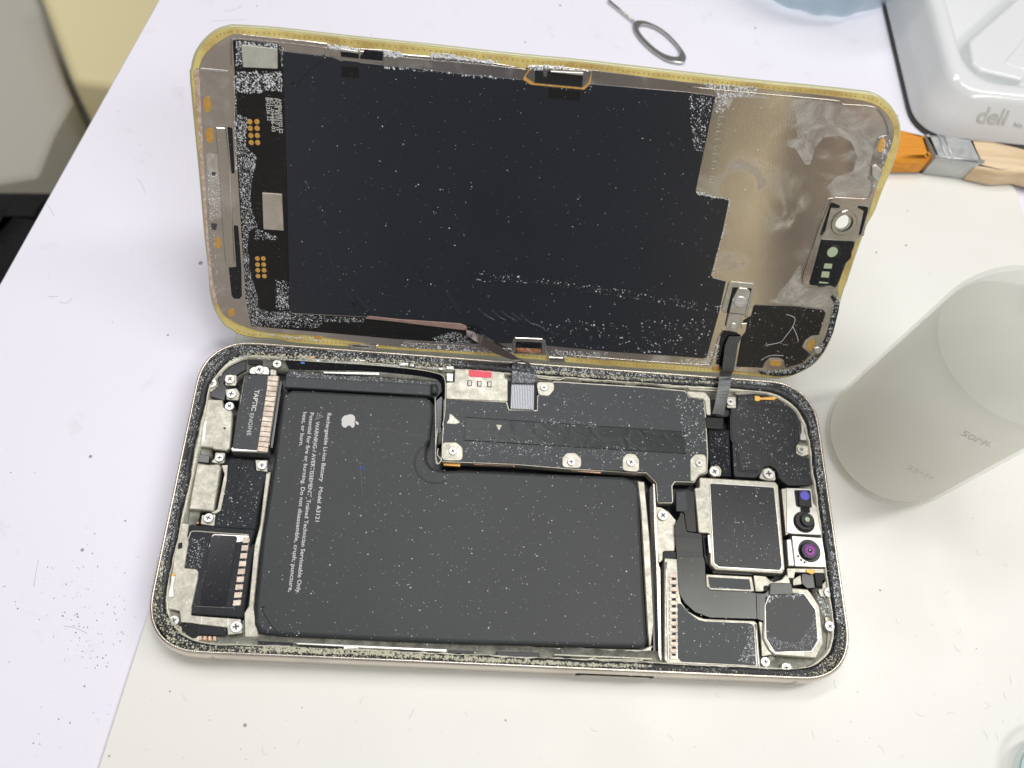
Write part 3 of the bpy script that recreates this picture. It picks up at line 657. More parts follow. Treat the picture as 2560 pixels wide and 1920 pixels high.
prism('tab', ear, 'B', P('L', 1705, 835, 1830, 850, 1830, 930, 1760, 950, 1700, 920), 6.35, .4, M_['lip'], r=.5, bev=.1)
prism('tab', ear, 'B', P('L', 1330, 1165, 1375, 1075, 1430, 1060, 1490, 1110, 1500, 1190, 1420, 1190), 6.3, .5, M_['pale'], r=.5, bev=.1)
fp = prism('flex_panel', phone, 'B', P('L', 835, 690, 1040, 690, 1060, 1150, 960, 1150, 940, 1060, 850, 1045, 825, 900), 6.0, 1.5, M_['gloss'], r=.3, bev=.12)
wire('panel_seam', fp, 'B', P('L', 845, 800, 960, 795, 985, 740), 6.02, .12, M_['black'], .5)
wire('panel_seam', fp, 'B', P('L', 850, 852, 980, 855, 1040, 890), 6.02, .12, M_['black'], .5)
prism('tab', fp, 'B', P('L', 832, 1110, 860, 1045, 940, 1045, 965, 1090, 955, 1150, 860, 1150), 6.25, .5, M_['pale'], r=.5, bev=.1)
prism('ribbon_plug', phone, 'B', P('L', 805, 560, 990, 570, 985, 680, 815, 672), 7.0, 1, M_['flexblk'], r=.3, bev=.3, segs=2)
prism('well', phone, 'B', P('L', 800, 330, 1060, 350, 1050, 560, 810, 560), 5.2, 1, M_['black'], r=.3)
prism('bent_wall', phone, 'B', P('L', 1080, 330, 1150, 290, 1560, 320, 1720, 380, 1800, 490, 1800, 560, 1760, 500, 1690, 410, 1540, 350, 1260, 335, 1130, 345), 6.5, .6, M_['chassis'], r=.5, bev=.15)
# --- big shielded square, camera side
sq = prism('shielded_module', phone, 'B', P('M', 745, 50, 1495, 95, 1525, 130, 1592, 960, 1565, 1005, 905, 965, 850, 915, 845, 605, 735, 600, 695, 155, 745, 150), 6.9, 3.2, M_['pale'], r=.5, bev=.3, segs=2)
prism('module_rim', sq, 'B', P('M', 850, 108, 1485, 150, 1565, 930, 1545, 975, 935, 940, 888, 905), 7.0, .2, M_['steel'], r=.5, bev=.1, grow=.22)
prism('module_window', sq, 'B', P('M', 852, 112, 1480, 153, 1560, 928, 1540, 968, 940, 933, 892, 898), 7.06, .2, M_['fdark'], r=.4, bev=.05)
prism('module_gap', phone, 'B', P('M', 770, 610, 845, 610, 850, 900, 900, 975, 1270, 1000, 1270, 1020, 880, 1000, 810, 900, 795, 840), 5.5, 1.0, M_['gloss'], r=.2)
prism('module_clip', sq, 'B', P('M', 825, 620, 850, 620, 860, 800, 840, 800), 7.0, .3, M_['steel'], r=.1, bev=.08)
brk = prism('flex_bracket', phone, 'B', P('M', 312, 340, 370, 350, 440, 390, 512, 475, 500, 782, 395, 782, 385, 865, 345, 905, 325, 700), 6.3, .6, M_['pale'], r=.3, bev=.12)
prism('board_edge', phone, 'B', P('M', 285, 110, 305, 120, 335, 640, 340, 900, 360, 960, 365, 1600, 'N', 345, 940, 320, 880, 310, 500, 'M', 318, 900, 300, 600), 6.5, 3, M_['ti'], r=.1, bev=.08)
prism('connector_cap', phone, 'B', P('M', 385, 785, 520, 785, 525, 850, 385, 860), 6.6, .6, M_['gloss'], r=.15)
# black flex pieces
prism('flex_connector', phone, 'B', P('M', 505, 190, 615, 172, 690, 195, 715, 595, 620, 585, 595, 400, 545, 390, 512, 392), 7.1, .5, M_['flexblk'], r=.3, bev=.1)
prism('flex_connector', phone, 'B', P('M', 512, 195, 612, 188, 635, 385, 520, 388), 7.25, .3, M_['film'], r=.2, bev=.1)
bigf = prism('camera_flex', phone, 'B', P('M', 498, 520, 548, 440, 555, 400, 592, 408, 618, 592, 768, 612, 780, 830, 800, 885, 808, 1120, 850, 1168, 1240, 1182, 1320, 1200, 1390, 1200, 1440, 1160, 1452, 1095, 1650, 1102, 1665, 1160, 1640, 1210,
        1400, 1230, 1385, 1475, 1310, 1452, 850, 1437, 700, 1382, 600, 1292, 545, 1200, 525, 900, 502, 620), 6.95, .2, M_['flex'], r=.6, bev=.06)
prism('flex_band', bigf, 'B', P('M', 520, 770, 778, 790, 782, 838, 525, 835), 7.02, .1, M_['flexblk'], r=.05, bev=.02)
prism('flex_band', bigf, 'B', P('M', 508, 605, 765, 625, 765, 650, 508, 635), 7.02, .1, M_['flexblk'], r=.05, bev=.02)
prism('flex_band', bigf, 'B', P('M', 1305, 1195, 1335, 1200, 1345, 1465, 1315, 1450), 7.15, .2, M_['flex'], r=.05, bev=.08)
# --- shield boxes lower right
s1 = prism('board_shield', phone, 'B', P('N', 372, -20, 505, -10, 505, 250, 530, 390, 590, 470, 680, 520, 740, 540, 1200, 560, 1228, 580, 1258, 960, 1230, 1012, 415, 972, 372, 920), 6.75, 3, M_['pale'], r=.4, bev=.2, segs=2)
prism('shield_film', s1, 'B', P('N', 492, 398, 525, 402, 590, 482, 690, 552, 760, 568, 1150, 582, 1198, 600, 1218, 972, 530, 937, 498, 902), 6.86, .15, M_['film'], r=.4, bev=.05)
wire('shield_bead', s1, 'B', P('N', 388, 20, 400, 500, 412, 920, 440, 955, 1225, 985, 1240, 960, 1212, 590), 6.8, .22, M_['steel'], .6)
fins(s1, *P('N', 415, 108, 492, 112), *P('N', 425, 925, 500, 930), 13, 6.95, cop2, .17, 'contact_fin', .35)
for k in range(12):
    y = 172 + k * 63.5
    prism('fin_gap', s1, 'B', P('N', 445, y - 9, 478, y - 9, 478, y + 12, 445, y + 12), 7.0, .1, M_['dark'], r=.05, bev=0)
s2 = prism('small_shield', phone, 'B', P('M', 808, 1008, 1262, 1032, 1290, 1180, 1240, 1182, 850, 1165, 812, 1125), 6.85, 2, M_['pale'], r=.3, bev=.15)
prism('shield_film', s2, 'B', P('M', 830, 1035, 1240, 1060, 1255, 1162, 850, 1145), 6.92, .15, M_['film'], r=.2, bev=.04)
prism('hinge_plate', phone, 'B', P('M', 1278, 1018, 1400, 1030, 1440, 1070, 1480, 1085, 1560, 1060, 1600, 1010, 1625, 1040, 1660, 1140, 1600, 1100, 1450, 1100, 1430, 1130, 1370, 1180, 1300, 1180), 6.5, .5, M_['pale'], r=.3, bev=.12)
prism('hinge_plate', phone, 'B', P('N', 1240, 560, 1280, 575, 1275, 700, 1320, 800, 1380, 870, 1270, 890, 1262, 700), 6.4, .5, M_['pale'], r=.3, bev=.12)
disc('hinge_hole', phone, 'B', P('M', 1405, 1150)[0], 6.55, .75, .1, M_['dark'], 0)
oc = prism('camera_housing', phone, 'B', P('N', 1500, 250, 1695, 268, 1722, 300, 1805, 425, 1842, 765, 1775, 905, 1385, 875, 1340, 835, 1282, 725, 1285, 560, 1290, 420, 1360, 310), 6.9, 3, M_['pale'], r=.4, bev=.3, segs=2)
prism('camera_rim', oc, 'B', P('N', 1345, 305, 1665, 302, 1775, 458, 1800, 745, 1735, 848, 1385, 858, 1300, 722, 1295, 420), 7.0, .15, M_['steel'], r=.4, bev=.08)
prism('camera_film', oc, 'B', P('N', 1352, 312, 1658, 310, 1765, 460, 1788, 740, 1728, 838, 1392, 848, 1312, 718, 1305, 420), 7.06, .15, M_['fdark'], r=.5, bev=.05)
prism('camera_film', oc, 'B', P('N', 1350, 212, 1540, 212, 1560, 300, 1640, 312, 1340, 322), 7.3, .2, M_['flex'], r=.3, bev=.1)
# --- front cameras
c1 = prism('front_camera_block', phone, 'B', P('M', 1600, 155, 1850, 162, 1870, 310, 1922, 362, 1952, 622, 1660, 610, 1608, 600), 6.8, 2.5, M_['steel'], r=.25, bev=.12)
prism('block_side', c1, 'B', P('M', 1555, 165, 1598, 160, 1640, 600, 1598, 625), 6.5, 2, M_['ti'], r=.1, bev=.1)
prism('projector_cavity', c1, 'B', P('M', 1680, 178, 1842, 180, 1856, 350, 1800, 362, 1700, 340), 6.84, .1, M_['dark'], r=.5, bev=0)
prism('projector', c1, 'B', P('M', 1722, 185, 1838, 185, 1850, 350, 1728, 335), 7.2, .5, M_['black'], r=.5, bev=.15)
disc('projector_window', c1, 'B', P('M', 1786, 232)[0], 7.28, 1.2, .1, M_['blue'])
disc('sensor_cavity', c1, 'B', P('M', 1778, 495)[0], 6.85, 2.75, .1, M_['dark'], 0)
disc('sensor_barrel', c1, 'B', P('M', 1782, 480)[0], 7.3, 2.45, .6, M_['black'], .2)
disc('sensor_barrel', c1, 'B', P('M', 1815, 470)[0], 8.0, 1.75, .8, M_['black'], .2)
disc('sensor_window', c1, 'B', P('M', 1812, 466)[0], 8.06, .62, .1, M_['green'])
prism('projector_bridge', c1, 'B', P('M', 1745, 350, 1835, 350, 1840, 400, 1750, 400), 7.1, .4, M_['gloss'], r=.1)
c2 = prism('front_camera', phone, 'B', P('M', 1655, 628, 1965, 650, 1998, 942, 1690, 932), 7.0, 2.8, M_['steel'], r=.25, bev=.15)
prism('camera_side', c2, 'B', P('M', 1605, 668, 1652, 660, 1690, 928, 1625, 928), 6.5, 2, M_['steel'], r=.1, bev=.15)
disc('lens_ring', c2, 'B', P('M', 1832, 778)[0], 7.1, 2.85, .2, M_['black'], .05)
disc('lens_barrel', c2, 'B', P('M', 1832, 776)[0], 7.9, 2.1, .9, M_['gloss'], .2)
disc('lens', c2, 'B', P('M', 1840, 772)[0], 8.0, 1.6, .15, M_['lens'], .1)
disc('lens_pupil', c2, 'B', P('M', 1838, 775)[0], 8.05, .62, .1, M_['dark'])
disc('lens_glint', c2, 'B', P('M', 1836, 770)[0], 8.08, .24, .05, pb('pale_blue_glint', (.35, .55, .75), .1, .3, coat=1))  # glint on the pupil, painted as a small pale blue disc
disc('lens_ring', c2, 'B', P('M', 1838, 775)[0], 8.02, 1.05, .1, pb('magenta_coating', (.42, .10, .36), .1, .4, coat=1))
for x, y in ((1718, 832), (1750, 868), (1784, 893)): disc('vent_hole', c2, 'B', P('M', x, y)[0], 7.03, .32, .05, M_['slot'], 0)
prism('camera_foot', phone, 'B', P('M', 1610, 950, 1990, 955, 1980, 1000, 1690, 990, 1680, 1050, 1615, 1045), 6.3, .6, M_['pale'], r=.2, bev=.1)
prism('gold_contact', phone, 'B', P('M', 1800, 960, 1890, 968, 1880, 1000, 1850, 1010, 1800, 985), 6.6, .3, M_['gold'], r=.1, bev=.08)
prism('sensor_socket', phone, 'B', P('M', 1755, 1005, 1880, 1005, 1900, 1140, 1810, 1150, 1755, 1100), 5.9, 1, M_['gloss'], r=.2)
prism('sensor_socket', phone, 'B', P('M', 1880, 1000, 1990, 1010, 2010, 1060, 1950, 1130, 1900, 1130), 6.4, 1, M_['dark'], r=.2)
prism('socket_arm', phone, 'B', P('M', 1955, 1060, 2010, 1070, 2020, 1140, 2060, 1180, 2040, 1240, 1940, 1230, 1915, 1160, 1960, 1150), 6.4, .4, M_['pale'], r=.3, bev=.1)
prism('socket_arm', phone, 'B', P('M', 1670, 1060, 1745, 1015, 1755, 1110, 1670, 1120), 6.3, .5, M_['pale'], r=.2, bev=.1)
prism('blue_filter', phone, 'B', P('M', 2005, 985, 2030, 985, 2035, 1060, 2010, 1060), 6.5, .3, M_['blue'], r=.2, bev=.05)
prism('side_clip', phone, 'B', P('N', 1850, 520, 1940, 540, 1945, 640, 1920, 700, 1900, 850, 1860, 855, 1880, 690), 5.9, .6, M_['pale'], r=.3, bev=.1)
prism('side_clip', phone, 'B', P('N', 1440, 955, 1530, 950, 1560, 1000, 1800, 960, 1780, 1000, 1550, 1040, 1440, 1030), 5.9, .4, M_['pale'], r=.3, bev=.1)
prism('side_clip', phone, 'B', P('N', 1250, 960, 1300, 1000, 1400, 900, 1350, 870), 5.4, .4, M_['chassis'], r=.3, bev=.1)

# --- spring clips along the long sides
def loop(px, z=7.0, r=.2): wire('spring_clip', phone, 'B', px, z, r, M_['lip'], .8, True)
loop(P('Q', 500, 235, 610, 225, 640, 240, 850, 240, 905, 270, 905, 300, 800, 290, 780, 275, 620, 262, 590, 285, 520, 280))
loop(P('Q', 1045, 280, 1100, 262, 1390, 270, 1460, 310, 1465, 340, 1340, 335, 1310, 305, 1110, 295))
loop(P('Q', 1612, 330, 1680, 300, 1930, 315, 1945, 400, 1660, 380))
loop(P('Q', 85, 235, 100, 205, 340, 225, 480, 235, 500, 270, 380, 260, 330, 285, 110, 265))
loop(P('W', 1172, 380, 1185, 335, 1240, 322, 1260, 340, 1700, 345, 1712, 400, 1640, 410, 1200, 405))
loop(P('W', 255, 320, 620, 330, 725, 350, 700, 375, 240, 355), 6.9)
for a_ in (P('Q', 175, 228, 255, 230, 252, 262, 172, 258), P('Q', 272, 232, 312, 235, 310, 265, 270, 262)): prism('clip_pad', phone, 'B', a_, 6.4, .5, M_['steel'], r=.15, bev=.1)
for a_ in (P('Q', 560, 270, 900, 305, 1000, 330, 1000, 345, 640, 335, 550, 310), P('Q', 1100, 320, 1600, 350, 1600, 385, 1130, 360), P('Q', 1640, 330, 1900, 345, 1920, 400, 1660, 375),
           P('Q', 90, 215, 380, 240, 360, 290, 100, 270)): prism('clip_recess', phone, 'B', a_, 6.0, .8, M_['gloss'], r=.3)
for a_ in (P('O', 585, 170, 620, 150, 690, 160, 705, 200, 640, 215, 585, 205), P('O', 1085, 198, 1165, 200, 1165, 228, 1090, 222), P('O', 1340, 215, 1400, 222, 1400, 245, 1350, 240), P('O', 1545, 240, 1620, 230, 1750, 245, 1775, 285, 1640, 270),
           P('O', 215, 215, 360, 225, 355, 265, 215, 260)): prism('rim_recess', phone, 'B', a_, 7.28, .5, M_['dark'], r=.5, bev=0)
for a_, mm in ((P('O', 1168, 205, 1300, 210, 1300, 235, 1168, 228), 'steel'), (P('O', 1610, 240, 1700, 245, 1700, 275, 1612, 268), 'steel'), (P('O', 1715, 245, 1750, 252, 1755, 282, 1712, 278), 'steel'),
               (P('O', 720, 160, 830, 165, 840, 205, 720, 195), 'copper'), (P('O', 2050, 270, 2120, 275, 2115, 310, 2050, 305), 'steel'), (P('O', 780, 170, 815, 172, 812, 192, 780, 190), 'gold')):
    prism('side_contact', phone, 'B', a_, 7.4, .4, M_[mm], r=.15, bev=.1)
prism('blue_part', phone, 'B', P('O', 708, 236, 742, 238, 742, 256, 708, 254), 7.2, .2, pb('blue_component', (.05, .17, .55), .4), r=.08, bev=.02)
for a_, mm in ((P('V', 420, 185, 820, 205, 820, 220, 500, 215), 'dark'), (P('V', 825, 185, 955, 195, 955, 235, 825, 225), 'steel'), (P('V', 1110, 225, 1720, 250, 1720, 280, 1130, 265), 'film'), (P('V', 1730, 225, 1960, 235, 1950, 260, 1740, 252), 'black'),
               (P('V', 75, 145, 390, 160, 380, 190, 110, 195), 'rubber'), (P('W', 300, 262, 720, 275, 720, 325, 330, 312), 'black'), (P('W', 410, 340, 540, 345, 540, 365, 410, 360), 'copper'), (P('W', 920, 310, 1020, 310, 1020, 355, 940, 365), 'rubber'),
               (P('W', 1340, 335, 1700, 340, 1680, 395, 1400, 385), 'gloss'), (P('W', 1210, 350, 1330, 350, 1320, 390, 1210, 390), 'gloss'), (P('W', 760, 345, 920, 350, 1140, 365, 1140, 385, 770, 375), 'lip'), (P('W', 860, 285, 1800, 325, 1790, 340, 860, 298), 'lip')):
    prism('side_contact', phone, 'B', a_, 6.75 if mm not in ('dark',) else 7.0, .8, M_[mm], r=.12, bev=.08)
loop(P('L', 1900, 700, 1925, 900, 1905, 1000, 1930, 1230, 1920, 1260), 6.9, .15)
prism('speaker_grille_slot', phone, 'B', P('L', 1960, 1270, 2010, 1270, 2060, 1659, 'M', 2070, 580, 2020, 580, 1985, 350), 7.72, .3, film('slot_mesh', (.02, .02, .02), .6, .9, .3, 2600), r=.8, bev=.1)

# ---------------------------------------------------------------- DISPLAY (folded up)
def dloc(o):
    o.parent = phone
    mw = RS.to_4x4(); mw.translation = TS; o.matrix_local = mw
HOLE = P('E', *[v for k in range(20) for v in (1553 + 78 * math.cos(k * math.pi / 10), 1508 + 80 * math.sin(k * math.pi / 10))])
def shole(h): return ccw([S(p, h).xy for p in HOLE])
# outer edge as traced, so that the cracked right edge keeps its bow
DO = P('A', 143, 700, 150, 560, 190, 400, 280, 260, 400, 155, 530, 105, 650, 98, 1100, 128, 1600, 185, 2212, 250, 'C', 560, 222, 1200, 295, 1700, 345, 2212, 395, 'E', 600, 72, 1200, 130, 1700, 185, 1880, 215, 2020, 310, 2110, 440, 2145, 570,
       2130, 720, 2065, 950, 1960, 1200, 1890, 1390, 1830, 1500, 'F', 1990, 30, 1890, 300, 1790, 600, 1745, 720, 1690, 920, 1640, 1150, 1540, 1370, 1400, 1520, 1200, 1620, 1080, 1645, 'L', 1480, 190, 950, 143, 0, 83, 'D', 1500, 1120, 800, 1065, 0, 1012,
       'O', 1400, 125, 700, 78, 'G', 1600, 165, 1300, 148, 1080, 95, 960, 20, 'B', 510, 1640, 440, 1540, 390, 1440, 352, 1280, 330, 1000, 290, 640, 235, 0)
d0 = csmooth(ccw([S(p, 0).xy for p in DO]))
bm = bmesh.new()
g_o = densify(d0, 1.5)
add_prism(bm, g_o, 0, -1.1, .5, [shole(0)], segs=2)
display = link('display', bm, M_['glass_lip'], None); dloc(display)
def ds(name, px, top, th, mat, r=.3, bev=.05, hole=False, parent=None, segs=1, grow=0):
    o = outline('S', px, top, r)
    if grow: o = offset(o, -grow)
    bm = bmesh.new(); add_prism(bm, o, top, top - th, bev, [shole(top)] if hole else (), 0, segs)
    return link(name, bm, mat, parent or display)
# adhesive band, inset all round, with its row of dots
bm = bmesh.new(); add_prism(bm, densify(offset(d0, .55), 1.5), .12, -.05, .05, [shole(.1)]); glue_o = link('adhesive_band', bm, M_['glue'], display)
MP = P('A', 215, 640, 240, 565, 290, 430, 420, 300, 560, 215, 650, 190, 900, 215, 1600, 290, 1660, 330, 2212, 360, 'C', 190, 318, 480, 345, 1000, 392, 1400, 455, 1500, 488, 1590, 440, 2212, 490, 'E', 0, 105, 700, 168, 1500, 250, 1850, 312, 2000, 420, 2068, 560,
       2060, 700, 1990, 900, 1900, 1150, 1835, 1380, 1780, 1500, 'F', 1930, 0, 1790, 350, 1690, 620, 1690, 830, 1640, 1050, 1560, 1250, 1380, 1500, 1200, 1575, 950, 1600, 600, 1565, 0, 1500, 'D', 2212, 1105, 1500, 1055, 0, 972,
       'G', 2200, 120, 1800, 80, 1350, 40, 'B', 560, 1560, 450, 1420, 375, 1150, 330, 700, 290, 0)
mpx = csmooth(ccw([S(p, .3).xy for p in MP]))
bm = bmesh.new(); add_prism(bm, mpx, .3, .02, .08, [shole(.3)]); mplate = link('metal_plate', bm, M_['plate'], display)
dm = bmesh.new()                                # dot row between edge and plate
ring = densify(offset(d0, 1.25), 1.05)
for q in ring:
    if 6 < q.x < 153 and (q.y > 60) or q.y < 4 and 6 < q.x < 140: add_prism(dm, circ(q, .16, 8), .15, .05, 0)
link('adhesive_dots', dm, M_['dots'], display)['kind'] = 'stuff'
ds('rust_strip', P('A', 190, 580, 245, 570, 'B', 300, 0, 345, 700, 390, 1150, 440, 1400, 395, 1400, 352, 1150, 320, 700, 262, 0, 'A', 215, 900), .34, .2, M_['rust'], r=.2)
wire('plate_bead', display, 'S', P('A', 590, 560, 585, 280, 620, 245, 900, 262, 1560, 335, 1740, 385, 2212, 425, 'C', 400, 378, 1000, 430, 1560, 492), .32, .16, M_['plate'], .6)
wire('plate_bead', display, 'S', P('E', 0, 150, 700, 215, 1500, 290, 1560, 325, 1850, 350, 1960, 450, 2010, 600, 1990, 640, 1910, 670, 1870, 800, 1820, 1050, 1850, 1100, 1800, 1270, 1440, 1270, 1380, 1340, 1280, 1649, 'F', 1420, 200, 1290, 560, 1320, 650, 1560, 680, 1640, 760), .32, .16, M_['plate'], .6)
wire('plate_bead', display, 'S', P('D', 0, 925, 700, 960, 1100, 985, 1220, 1000), .32, .14, M_['plate'], .6)
wire('plate_bead', display, 'S', P('Q', 380, 30, 1200, 95, 1800, 130, 1870, 110, 1900, 40, 'F', 400, 1230, 470, 1110), .32, .16, M_['plate'], .6)
# black film
DF = P('A', 1135, 372, 1640, 432, 1740, 472, 2212, 520, 'C', 0, 440, 330, 468, 900, 540, 1480, 592, 1560, 645, 2130, 702, 2212, 640, 'E', 0, 205, 275, 242, 78, 1200, 100, 1230, 415, 1285, 340, 1649, 'F', 330, 545, 350, 575, 490, 610, 420, 930, 285, 1420, 240, 1432, 0, 1410,
       'D', 2212, 1018, 1560, 955, 1540, 890, 1500, 880, 1240, 865, 1205, 885, 1190, 930, 1040, 930, 870, 830, 740, 755, 0, 665, 'B', 1230, 1500, 1205, 1470, 1175, 0, 'A', 1135, 580)
dfilm = ds('black_film', DF, .55, .3, M_['disp'], r=.3, bev=.08)
for pp in (P('D', 820, 560, 900, 640, 1010, 700), P('D', 960, 580, 1050, 660, 1130, 700), P('D', 1060, 590, 1150, 660, 1250, 715), P('D', 1170, 610, 1260, 680, 1320, 715), P('D', 1270, 630, 1370, 720, 1480, 760, 1560, 820),
           P('D', 480, 370, 560, 500, 640, 640), P('B', 1360, 100, 1560, 600, 1740, 1150, 1900, 1420), P('B', 1850, 1250, 1950, 1380, 2060, 1500), P('A', 1600, 430, 1420, 560, 1250, 740)):
    wire('wrinkle', dfilm, 'S', pp, .50, .6, M_['disp'], .22, n=12)
ds('dark_reflection', P('A', 1760, 530, 1950, 545, 1945, 660, 1755, 650), .57, .1, M_['flexblk'], r=.05, bev=.01, parent=dfilm)  # clip reflections below the slots, painted as flat dark patches
ds('dark_reflection', P('C', 1750, 680, 2090, 715, 2080, 820, 1745, 785), .57, .1, M_['flexblk'], r=.05, bev=.01, parent=dfilm)
# left flex board
fb = ds('flex_board', P('A', 602, 262, 640, 250, 1105, 300, 1132, 372, 1140, 570, 'B', 1178, 0, 1205, 1490, 1240, 1510, 'D', 0, 672, 740, 765, 860, 850, 1030, 930, 800, 935, 0, 888, 'B', 800, 1640, 740, 1350, 655, 0, 'A', 630, 1100, 625, 640), .42, .2, M_['flexblk'], r=.3)
ch = ds('silver_chip', P('A', 692, 305, 1077, 350, 1077, 562, 712, 545), .95, .6, metal('chip_lid', (.62, .63, .56), .45, .2, (.4, .38, .28), .3, 300, .2, .5, .1), r=.1, bev=.08, parent=fb)
ch2 = ds('silver_chip', P('B', 915, 222, 1125, 237, 1142, 625, 930, 610), 1.0, .6, metal('chip_lid_warm', (.60, .54, .47), .4, .2, (.45, .38, .3), .4, 500, .15, .7, .1), r=.1, bev=.08, parent=fb)
pdm = M_['gold']
for c_, xs, ys in (('A', ((785, 860), (790, 862), (795, 865), (800, 868)), (1125, 1195, 1272, 1346)), ('B', ((865, 928), (867, 932), (869, 936), (871, 940)), (922, 986, 1046, 1108))):
    for row, y in zip(xs, ys):
        for x in row: disc('contact_pad', fb, 'S', P(c_, x, y)[0], .47, .58, .05, pdm, .02, n=14)
text('board_text', 'AMB669BY02 E2', fb, 'S', *P('A', 1082, 878, 1098, 1245), .46, .80, M_['white'], .0)
text('board_text', 'POR REV0.0 1F', fb, 'S', *P('A', 1040, 876, 1062, 1222), .46, .80, M_['white'], .0)
text('board_text', '821-04486-03', fb, 'S', *P('A', 995, 870, 1020, 1228), .46, .80, M_['white'], .0)
text('board_text', 'BH2336 32', fb, 'S', *P('A', 952, 868, 972, 1112), .46, .80, M_['white'], .0)
# left column of the plate
bar = ds('pressed_bar', P('A', 418, 1185, 528, 1192, 'B', 575, 0, 620, 965, 600, 985, 525, 965, 500, 700, 455, 0), .55, .3, M_['plate'], r=.3, bev=.12)
for c_ in (P('A', 545, 1178, 600, 1190, 'B', 625, 10, 590, 20), P('B', 612, 568, 660, 570, 680, 800, 695, 1025, 700, 1320, 680, 1348, 620, 1348, 592, 1320, 560, 1015, 640, 1010)):
    ds('dark_slot', c_, .33, .05, M_['gloss'], r=.3, bev=0)
ds('slot_edge', P('A', 262, 552, 550, 578, 552, 600, 250, 575), .5, .2, M_['steel'], r=.05)
ds('punched_hole', P('B', 372, 545, 440, 548, 425, 620, 380, 610), .34, .05, M_['slot'], r=.3, bev=0)
ds('punched_hole', P('B', 375, 0, 430, 0, 410, 45, 385, 40), .34, .05, M_['slot'], r=.3, bev=0)
def oval(c_, x, y, a, b, ang=0):
    p0 = CROP[c_]; pts = []
    for k in range(18):
        t = k * math.pi / 9; u, v = a * math.copysign(abs(math.cos(t)) ** .7, math.cos(t)), b * math.copysign(abs(math.sin(t)) ** .7, math.sin(t))
        pts += [x + u * math.cos(ang) - v * math.sin(ang), y + u * math.sin(ang) + v * math.cos(ang)]
    return ds('gold_pad', P(c_, *pts), .36, .08, M_['gold'], r=0, bev=.02)
for a_ in (('A', 332, 940, 38, 84, -.08), ('A', 358, 1270, 40, 80, -.08), ('B', 446, 755, 30, 60, -.1), ('B', 588, 1495, 34, 42, -.3), ('E', 1948, 738, 36, 72, .25), ('E', 1608, 1330, 50, 32, .1), ('F', 1392, 1287, 36, 62, .25), ('F', 1015, 1482, 62, 30, .08), ('F', 385, 1535, 38, 24, 0), ('O', 872, 14, 34, 14, 0)):
    oval(*a_)
# slots and clips along the long edges
ds('clip_slot', P('A', 1750, 378, 1945, 400, 1945, 455, 1755, 432), .5, .1, M_['dark'], r=.1, bev=0)
ds('clip_slot', P('A', 2010, 360, 2200, 385, 2200, 478, 1955, 455, 1960, 425), .5, .1, M_['gloss'], r=.1, bev=0)
ds('clip', P('A', 1745, 345, 1930, 372, 1925, 400, 1748, 378), 1.2, .8, M_['steel'], r=.1, bev=.1)
ds('clip_frame', P('A', 1640, 335, 2212, 400, 2212, 510, 1640, 425), .4, .2, M_['plate'], r=.3)
ds('clip_frame', P('C', 1470, 590, 1560, 450, 2212, 500, 2200, 620, 2130, 700, 1560, 648), .6, .3, M_['gold'], r=.4, bev=.08)
ds('clip_frame', P('C', 1500, 560, 1580, 450, 2212, 500, 2180, 620, 2110, 680, 1600, 630), .66, .3, M_['plate'], r=.4, bev=.08)
ds('clip_slot', P('C', 1605, 495, 1690, 500, 1700, 560, 1730, 560, 1740, 500, 2118, 545, 2105, 672, 1605, 625), .7, .05, M_['dark'], r=.1, bev=0)
ds('clip', P('C', 1770, 500, 2122, 518, 2118, 552, 1775, 515), 1.5, 1, M_['steel'], r=.1, bev=.12)
ds('clip_frame', P('D', 1195, 1000, 1195, 900, 1220, 868, 1510, 880, 1548, 905, 1555, 1045, 1220, 1040), .7, .35, M_['plate'], r=.4, bev=.12)
ds('clip_slot', P('D', 1232, 910, 1508, 922, 1508, 1038, 1228, 1025), .74, .05, M_['gloss'], r=.15, bev=0)
ds('copper_patch', P('D', 1240, 975, 1500, 990, 1500, 1035, 1240, 1020), .8, .08, metal('corroded_copper', (.62, .28, .14), .5, .7, (.75, .68, .6), 1, 1500, .6, .5, .8), r=.1, bev=.02)
for a_, b_ in ((P('D', 1562, 1075, 1730, 1082, 1755, 1095, 1752, 1130, 1600, 1125), P('D', 1590, 1085, 1690, 1090, 1700, 1105, 1600, 1105)), (P('O', 1155, 80, 1420, 90, 1395, 128, 1155, 112), P('O', 1180, 84, 1340, 90, 1330, 102, 1190, 98))):
    ds('hook', a_, .9, .6, M_['plate'], r=.25, bev=.1); ds('hook_slot', b_, .93, .05, M_['slot'], r=.2, bev=0)
# cable strip along the film
ds('tan_cable', P('B', 2030, 1540, 2060, 1535, 'D', 0, 675, 640, 720, 700, 745, 712, 775, 690, 790, 560, 775, 0, 705, 'B', 2010, 1560), .8, .25, metal('tan_cable_foil', (.42, .28, .24), .4, .2, (.5, .45, .4), .5, 900, .7, .4, .1), r=.15)
for k in range(10):                             # stamped marks along the plate edge
    x, y = 345 - k * 11.5, 395 + k * 75; w_ = 24 + (k * 7) % 11
    wire('stamped_mark', mplate, 'S', P('E', x - w_, y - 22, x + w_, y - 18, x + w_ - 3, y + 20, x - w_ - 3, y + 16), .3, .09, M_['pale'], .4, True, 4)
